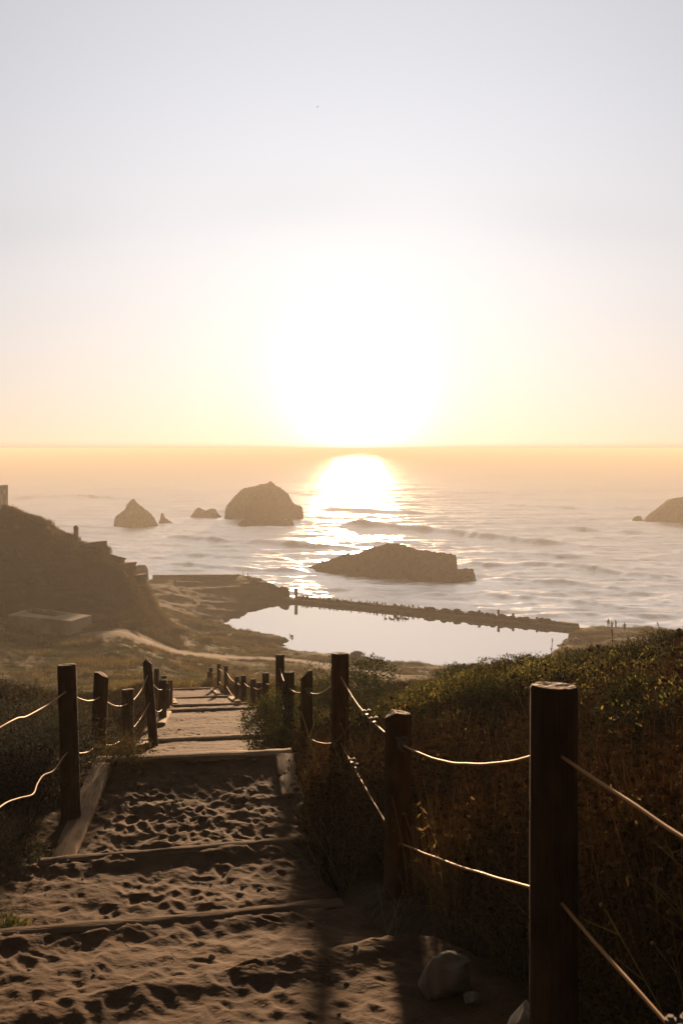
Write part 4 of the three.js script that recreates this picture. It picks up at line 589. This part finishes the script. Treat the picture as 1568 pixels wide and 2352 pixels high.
{
  const dry = [], green = [], grey = [], tall = [], lowdry = [];
  for (let i = 0; i < 34000; i++) {
    const F = Math.sqrt(rr(1.5 * 1.5, 46 * 46)), x = rr(-0.46 * F - 2.2, 0.46 * F + 2.2); if (onStair(x, F, 0.05)) continue; const z = -F, y = landHeight(x, z), t = x - axis(F), n = fbm(x * 0.35, F * 0.35, 3, 201), n2 = fbm(x * 1.1, F * 1.1, 2, 202), tint = rr(0.75, 1.2) * mix(0.4, 1.75, clamp(0.5 + 1.3 * fbm(x * 0.6, F * 0.6, 3, 205))), big = mix(0.45, 1.75, clamp(0.5 + 1.4 * fbm(x * 0.6 + 40, F * 0.6, 3, 206))) * (F > 17 ? 0.6 : 1);
    if (t > 0) {
      if (bareSpot(x, F) && rnd() < 0.9) continue;
      const greenish = F > 13 ? sstep(-0.16, 0.1, n + (F > 14 && F < 33 ? 0.24 : 0) - 0.06 * Math.max(0, x - 5.5)) : F > 4.5 && t > 2.3 ? 0.16 + 0.5 * sstep(0.0, 0.25, n) : 0;
      if (rnd() < greenish) green.push([x, y, z, rr(0.85, 1.2) * big, [tint, tint * rr(0.85, 1.05), tint * 0.9]]);
      else if (F < 4.4 && x < 1.05) { if (rnd() < 0.35) lowdry.push([x, y, z, rr(0.4, 0.7), [tint, tint, tint]]); }
      else dry.push([x, y, z, (F < 9 ? rr(0.9, 1.2) : rr(0.75, 1.1)) * mix(1, big, 0.85) * (t < 1.9 ? 0.85 : 1), [tint, tint * rr(0.85, 1), tint * rr(0.8, 1)]]);
    } else {
      if (F < 7.3) { if (rnd() < 0.12 && t < -2.4) lowdry.push([x, y, z, rr(0.4, 0.8), [tint * 0.8, tint * 0.8, tint * 0.8]]); continue; }
      if (rnd() < 0.25 + 0.5 * (n2 > 0.1)) dry.push([x, y, z, rr(0.55, 0.85), [tint, tint * 0.9, tint * 0.8]]); else grey.push([x, y, z, rr(0.8, 1.3) * (F < 18 ? 1.25 : 0.9), [tint, tint, tint]]);
    }
  }
  for (let i = 0; i < 3000; i++) { const F = rr(1.6, 9.5), x = rr(0.75, 0.45 * F + 1.6), t = x - axis(F); if (onStair(x, F, 0.0) && !(F < 4.4 && x > 0.95)) continue; if (bareSpot(x, F)) continue; const k = rr(0.7, 1.2), r = rnd(); (r < 0.25 && x > 1.6 ? green : dry).push([x, landHeight(x, -F) + (F < 4.4 ? 0.02 : 0), -F, rr(0.5, 1.0) * (F < 4.4 ? 0.75 : 1), [k, k * 0.9, k * 0.85]]); }
  for (let i = 0; i < 230; i++) { const F = rr(6.8, 9.6), t = rr(1.12, 1.75), x = axis(F) + t, k = rr(0.5, 1.1); (rnd() < 0.4 ? grey : dry).push([x, landHeight(x, -F), -F, rr(0.6, 0.95), [k, k * 0.95, k * 0.9]]); }
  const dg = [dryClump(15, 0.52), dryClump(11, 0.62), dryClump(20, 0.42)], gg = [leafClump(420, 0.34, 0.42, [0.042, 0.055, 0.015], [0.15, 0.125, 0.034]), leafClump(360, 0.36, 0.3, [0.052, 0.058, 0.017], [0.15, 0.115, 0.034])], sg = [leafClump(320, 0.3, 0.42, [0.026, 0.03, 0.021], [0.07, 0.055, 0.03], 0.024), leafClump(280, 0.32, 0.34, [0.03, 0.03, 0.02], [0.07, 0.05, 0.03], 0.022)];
  scatter('dry_brush', ['dry rusty brush gone to seed, covering the banks by the fence', 'tall wiry dry stalks standing through the brush on the banks', 'dense low dry brush with small brown seed heads on the banks'], 'brush', dg, M.dry, [...dry]);
  scatter('dry_litter', 'sparse low dead stems on the sand beside the stairs', 'brush', [dryClump(8, 0.3, 0.5)], M.dry, lowdry);
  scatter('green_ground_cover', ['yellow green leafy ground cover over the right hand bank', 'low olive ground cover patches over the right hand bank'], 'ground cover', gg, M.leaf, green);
  scatter('grey_scrub', ['grey green scrub crowding the left side of the stairs', 'low grey green scrub cushions beyond the left fence'], 'scrub', sg, M.scrub, grey);
  // flower heads gone rusty, close by
  const rusty = () => { const q = new Soup(); for (let i = 0; i < 7; i++) { const a = rr(0, 6.28), H = rr(0.4, 0.68), l = rr(0.05, 0.3), o = V(rr(-0.06, 0.06), -0.05, rr(-0.06, 0.06)), m = o.clone().add(V(Math.cos(a) * l * H * 0.5, H * 0.55, Math.sin(a) * l * H * 0.5)), t = o.clone().add(V(Math.cos(a) * l * H * 1.2, H, Math.sin(a) * l * H * 1.2)); q.stalk([o, m, t], 0.0045, vary([0.2, 0.15, 0.08])); const hc = vary([0.15, 0.09, 0.042], 0.35); for (let k = 0; k < 7; k++) q.blob(t.clone().add(V(rr(-0.016, 0.016), rr(-0.006, 0.012), rr(-0.016, 0.016))), rr(0.007, 0.013), vary(hc, 0.15), 0.7); for (let k = 0; k < 4; k++) q.leaf(o.clone().lerp(t, rr(0.2, 0.8)), unit(), unit(), rr(0.03, 0.06), 0.014, vary([0.16, 0.12, 0.05])); } return q.geo(); };
  const heads = []; for (let i = 0; i < 1500; i++) { const F = rr(1.8, 11), x = rr(0.4, 0.45 * F + 1.2); if (onStair(x, F, 0.08) || bareSpot(x, F) || fbm(x * 1.2, F * 1.2, 2, 231) < -0.05) continue; const t = rr(0.7, 1.3); heads.push([x, landHeight(x, -F), -F, rr(0.8, 1.25), [t, t, t]]); }
  scatter('rusty_flower_heads', ['rusty dead flower heads on stiff stems near the right posts', 'paler rusty flower heads scattered through the near brush'], 'flowers', [rusty(), rusty()], M.dry, heads);
  // stalks along the right skyline
  const stalks = []; for (let i = 0; i < 700; i++) { const px = rr(1110, 1640), F = rr(22, 31) - 0.004 * (px - 1110), x = across(px, F); stalks.push([x, landHeight(x, -F), -F, rr(0.7, 1.1), [0.8, 0.75, 0.7]]); }
  scatter('seed_stalks', 'thin dark seed heads fringing the skyline of the right bank', 'stalks', [dryClump(7, 0.62)], M.dry, stalks);
  const spike = () => { const s = new Soup(), c = [0.06, 0.035, 0.02]; s.stalk([V(0, -0.1, 0), V(0.01, 0.5, 0), V(0.03, 1.0, 0.01)], 0.009, c); for (let i = 0; i < 40; i++) { const h = rr(0.45, 1.0); s.blob(V(0.02 * h + rr(-0.018, 0.018), h, rr(-0.018, 0.018)), rr(0.008, 0.016), vary(c)); } return s.geo(); };
  [[1262, 27, 0.95, 'tall dark seed spike on the skyline nearest the pool corner'], [1362, 27, 0.75, 'short dark seed spike on the skyline left of the people'], [1408, 26, 1.05, 'tallest dark seed spike on the skyline among the people'], [1532, 25, 0.95, 'bent dark seed spike on the skyline near the right edge'], [1563, 25, 0.9, 'dark seed spike on the skyline at the very right edge']].forEach(([px, F, s, label], i) => { const x = across(px, F), g = thing('seed_spike', label, 'plant', V(x, landHeight(x, -F), -F), 'seed spikes on the skyline'); part('spike', spike(), M.dry, g); const lf = new Soup(); for (let k = 0; k < 14; k++) lf.leaf(V(0, 0.05 + k * 0.03, 0), unit(), unit(), 0.09, 0.02, [0.09, 0.065, 0.03]); part('leaves', lf.geo(), M.dry, g); g.scale.setScalar(s); g.rotation.z = [-0.05, 0.12, 0.06, 0.3, -0.2][i]; });
  // meadow
  const tuft = [], tuft2 = [];
  for (let i = 0; i < 42000; i++) { const F = Math.sqrt(rr(40 * 40, 215 * 215)), x = rr(-0.42 * F, 0.34 * F), z = -F; if (onStair(x, F, 0.3)) continue; if (F > 100 && (trackDist(x, z) < 4 || (F > 150 && poolDist(x, F) < 0.8))) continue; const y = landHeight(x, z); if (y < POOL_Y + 0.1) continue; const n = fbm(x * 0.09, F * 0.14, 3, 211); if (n < -0.2 && F > 120) continue; const m = fbm(x * 0.22, F * 0.4, 3, 213), t = rr(0.6, 1.3) * mix(0.35, 2.2, clamp(0.45 + 1.5 * m)); (n > 0.02 ? tuft : tuft2).push([x, y, z, rr(0.7, 1.5) * mix(0.6, 1.5, clamp(0.5 + 1.3 * m)), [t, t * rr(0.85, 1), t]]); }
  scatter('meadow_grass', 'tussocky golden grass covering the meadow below the stairs', 'grass', [grassClump(46, 0.42, 0.42, [0.095, 0.078, 0.02])], M.grass, tuft);
  scatter('meadow_weeds', 'olive green low growth in patches over the meadow', 'grass', [grassClump(50, 0.3, 0.5, [0.05, 0.055, 0.014])], M.grass, tuft2);
  const hill = []; for (let i = 0; i < 90; i++) { const px = rr(10, 215), F = rr(118.5, 121.5) + 0.02 * (px - 100), x = across(px, F); hill.push([x, landHeight(x, -F), -F, rr(1.5, 3.2), [0.7, 0.75, 0.5]]); }
  for (let i = 0; i < 19000; i++) { const F = rr(132, 182), x = rr(-0.42 * F, -0.16 * F), y = landHeight(x, -F); if (y < 8 || trackDist(x, -F) < 4 || Math.hypot(x + 37.5, F - 129) < 7.5) continue; const n = fbm(x * 0.16, F * 0.16, 3, 221), t = rr(0.5, 1.3) * mix(0.3, 2.4, clamp(0.45 + 1.5 * n)); hill.push([x, y, -F, rr(0.8, 2.0) * mix(0.7, 1.5, clamp(0.5 + 1.5 * n)), [t, t * rr(0.85, 1.05), t * 0.8]]); }
  scatter('hillside_scrub', 'dark scrub and dry grass clothing the left hillside', 'scrub', [grassClump(44, 0.3, 0.45, [0.045, 0.034, 0.013])], M.grass, hill);
}
{ const peb = [], bits = []; for (let i = 0; i < 320; i++) { const F = rr(2.5, 11), t = rr(-sandLeft(F) * 0.85, sandRight(F) * 0.85); const e = [axis(F) + t, sandHeight(F, t) + 0.003, -F]; if (i < 90) peb.push([...e, rr(0.006, 0.017), [rr(0.7, 1.3), 1, 1]]); else if (Math.abs(t) > 0.75 || rnd() < 0.25) bits.push([...e, rr(0.5, 1), [1, 1, 1]]); }
  scatter('pebbles', 'tiny pebbles lying about on the trodden sand', 'pebbles', [boulder(1, 77, 1.2, 0.7, 1, 1)], M.stone, peb);
  const twig = new Soup(); for (let i = 0; i < 5; i++) { const a = V(rr(-0.05, 0.05), 0.002, rr(-0.05, 0.05)), d = unit(); d.y *= 0.1; if (i < 3) twig.leaf(a, d, V(d.z, 0.2, -d.x), 0.03, 0.012, [0.12, 0.085, 0.04]); else twig.stalk([a, a.clone().addScaledVector(d, 0.09)], 0.002, [0.1, 0.07, 0.04]); }
  scatter('leaf_litter', 'scraps of dry leaf and twig on the sand', 'litter', [twig.geo()], M.dry, bits); }
// single shrubs
function shrub(label, x, F, w, h, d, n, col, tip, size, lobes = 7) {
  const y = landHeight(x, -F), g = thing('shrub', label, 'shrub', V(x, y, -F)), s = new Soup(), st = new Soup(), L = [];
  for (let i = 0; i < lobes; i++) { const a = rr(0, 6.28), e = rr(0.15, 0.62); L.push([V(Math.cos(a) * e * w, h * rr(0.35, 0.72), Math.sin(a) * e * d), rr(0.32, 0.5)]); }
  L.push([V(0, h * 0.68, 0), 0.42]);
  for (const [c] of L) st.stalk([V(rr(-0.05, 0.05), -0.1, rr(-0.05, 0.05)), c.clone().multiplyScalar(0.5).add(V(0.02, 0, 0)), c], 0.012, [0.06, 0.042, 0.028]);
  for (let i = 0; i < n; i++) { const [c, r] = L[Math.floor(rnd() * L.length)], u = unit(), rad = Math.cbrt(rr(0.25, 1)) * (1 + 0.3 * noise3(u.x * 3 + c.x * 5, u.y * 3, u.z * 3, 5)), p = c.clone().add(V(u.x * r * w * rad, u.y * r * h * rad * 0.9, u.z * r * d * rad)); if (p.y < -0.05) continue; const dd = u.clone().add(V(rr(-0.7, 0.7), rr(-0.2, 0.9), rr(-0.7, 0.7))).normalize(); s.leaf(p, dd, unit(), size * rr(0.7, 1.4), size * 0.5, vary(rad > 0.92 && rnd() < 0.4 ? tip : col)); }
  const f = part('foliage', s.geo(), M.scrub, g); f.userData.kind = 'stuff'; part('branches', st.geo(), M.stem, g); return g;
}
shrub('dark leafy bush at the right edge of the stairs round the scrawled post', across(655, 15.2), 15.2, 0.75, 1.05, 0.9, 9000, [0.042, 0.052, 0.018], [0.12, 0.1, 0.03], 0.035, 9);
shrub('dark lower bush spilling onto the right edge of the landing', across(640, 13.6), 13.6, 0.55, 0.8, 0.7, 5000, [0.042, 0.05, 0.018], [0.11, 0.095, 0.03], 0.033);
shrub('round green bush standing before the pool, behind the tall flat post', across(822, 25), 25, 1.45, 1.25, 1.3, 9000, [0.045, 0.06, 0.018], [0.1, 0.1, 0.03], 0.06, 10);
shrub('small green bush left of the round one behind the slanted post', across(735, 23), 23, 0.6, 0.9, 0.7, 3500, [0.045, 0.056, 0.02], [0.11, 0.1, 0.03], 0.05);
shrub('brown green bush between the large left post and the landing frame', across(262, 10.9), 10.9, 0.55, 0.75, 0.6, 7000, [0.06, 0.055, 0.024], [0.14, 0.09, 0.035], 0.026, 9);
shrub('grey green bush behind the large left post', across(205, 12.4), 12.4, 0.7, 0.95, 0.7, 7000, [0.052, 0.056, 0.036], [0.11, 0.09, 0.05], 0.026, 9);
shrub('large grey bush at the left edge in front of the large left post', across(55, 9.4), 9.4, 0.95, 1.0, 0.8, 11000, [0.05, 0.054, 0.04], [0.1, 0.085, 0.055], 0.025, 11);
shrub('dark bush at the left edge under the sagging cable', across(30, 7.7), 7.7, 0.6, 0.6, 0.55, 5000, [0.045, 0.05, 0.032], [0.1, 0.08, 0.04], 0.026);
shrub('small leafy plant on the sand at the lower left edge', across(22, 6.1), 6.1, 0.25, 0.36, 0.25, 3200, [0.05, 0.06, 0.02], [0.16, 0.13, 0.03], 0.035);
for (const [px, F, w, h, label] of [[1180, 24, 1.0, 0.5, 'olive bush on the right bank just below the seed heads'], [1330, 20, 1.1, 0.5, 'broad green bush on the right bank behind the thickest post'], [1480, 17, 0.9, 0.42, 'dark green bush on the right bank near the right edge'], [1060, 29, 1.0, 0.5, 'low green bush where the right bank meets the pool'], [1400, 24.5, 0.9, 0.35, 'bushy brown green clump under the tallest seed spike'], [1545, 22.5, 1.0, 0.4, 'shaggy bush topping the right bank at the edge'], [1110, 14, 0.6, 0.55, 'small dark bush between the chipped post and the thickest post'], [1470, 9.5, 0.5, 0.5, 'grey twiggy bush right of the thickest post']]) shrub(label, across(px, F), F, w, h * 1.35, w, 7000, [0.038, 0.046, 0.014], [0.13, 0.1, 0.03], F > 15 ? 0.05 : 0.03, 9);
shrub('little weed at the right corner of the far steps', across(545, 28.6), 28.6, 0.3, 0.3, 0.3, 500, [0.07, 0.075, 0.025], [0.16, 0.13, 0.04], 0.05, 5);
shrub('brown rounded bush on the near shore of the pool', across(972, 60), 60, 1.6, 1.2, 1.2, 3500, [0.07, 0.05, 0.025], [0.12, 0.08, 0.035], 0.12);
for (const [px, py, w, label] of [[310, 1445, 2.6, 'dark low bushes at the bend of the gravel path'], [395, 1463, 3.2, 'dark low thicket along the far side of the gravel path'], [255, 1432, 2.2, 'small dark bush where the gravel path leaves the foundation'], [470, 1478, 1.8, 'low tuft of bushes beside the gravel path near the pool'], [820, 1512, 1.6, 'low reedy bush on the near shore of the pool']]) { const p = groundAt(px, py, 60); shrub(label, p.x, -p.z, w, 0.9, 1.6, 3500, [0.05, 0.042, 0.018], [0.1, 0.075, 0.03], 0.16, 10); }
console.log('plants');
renderer.render(scene, camera);
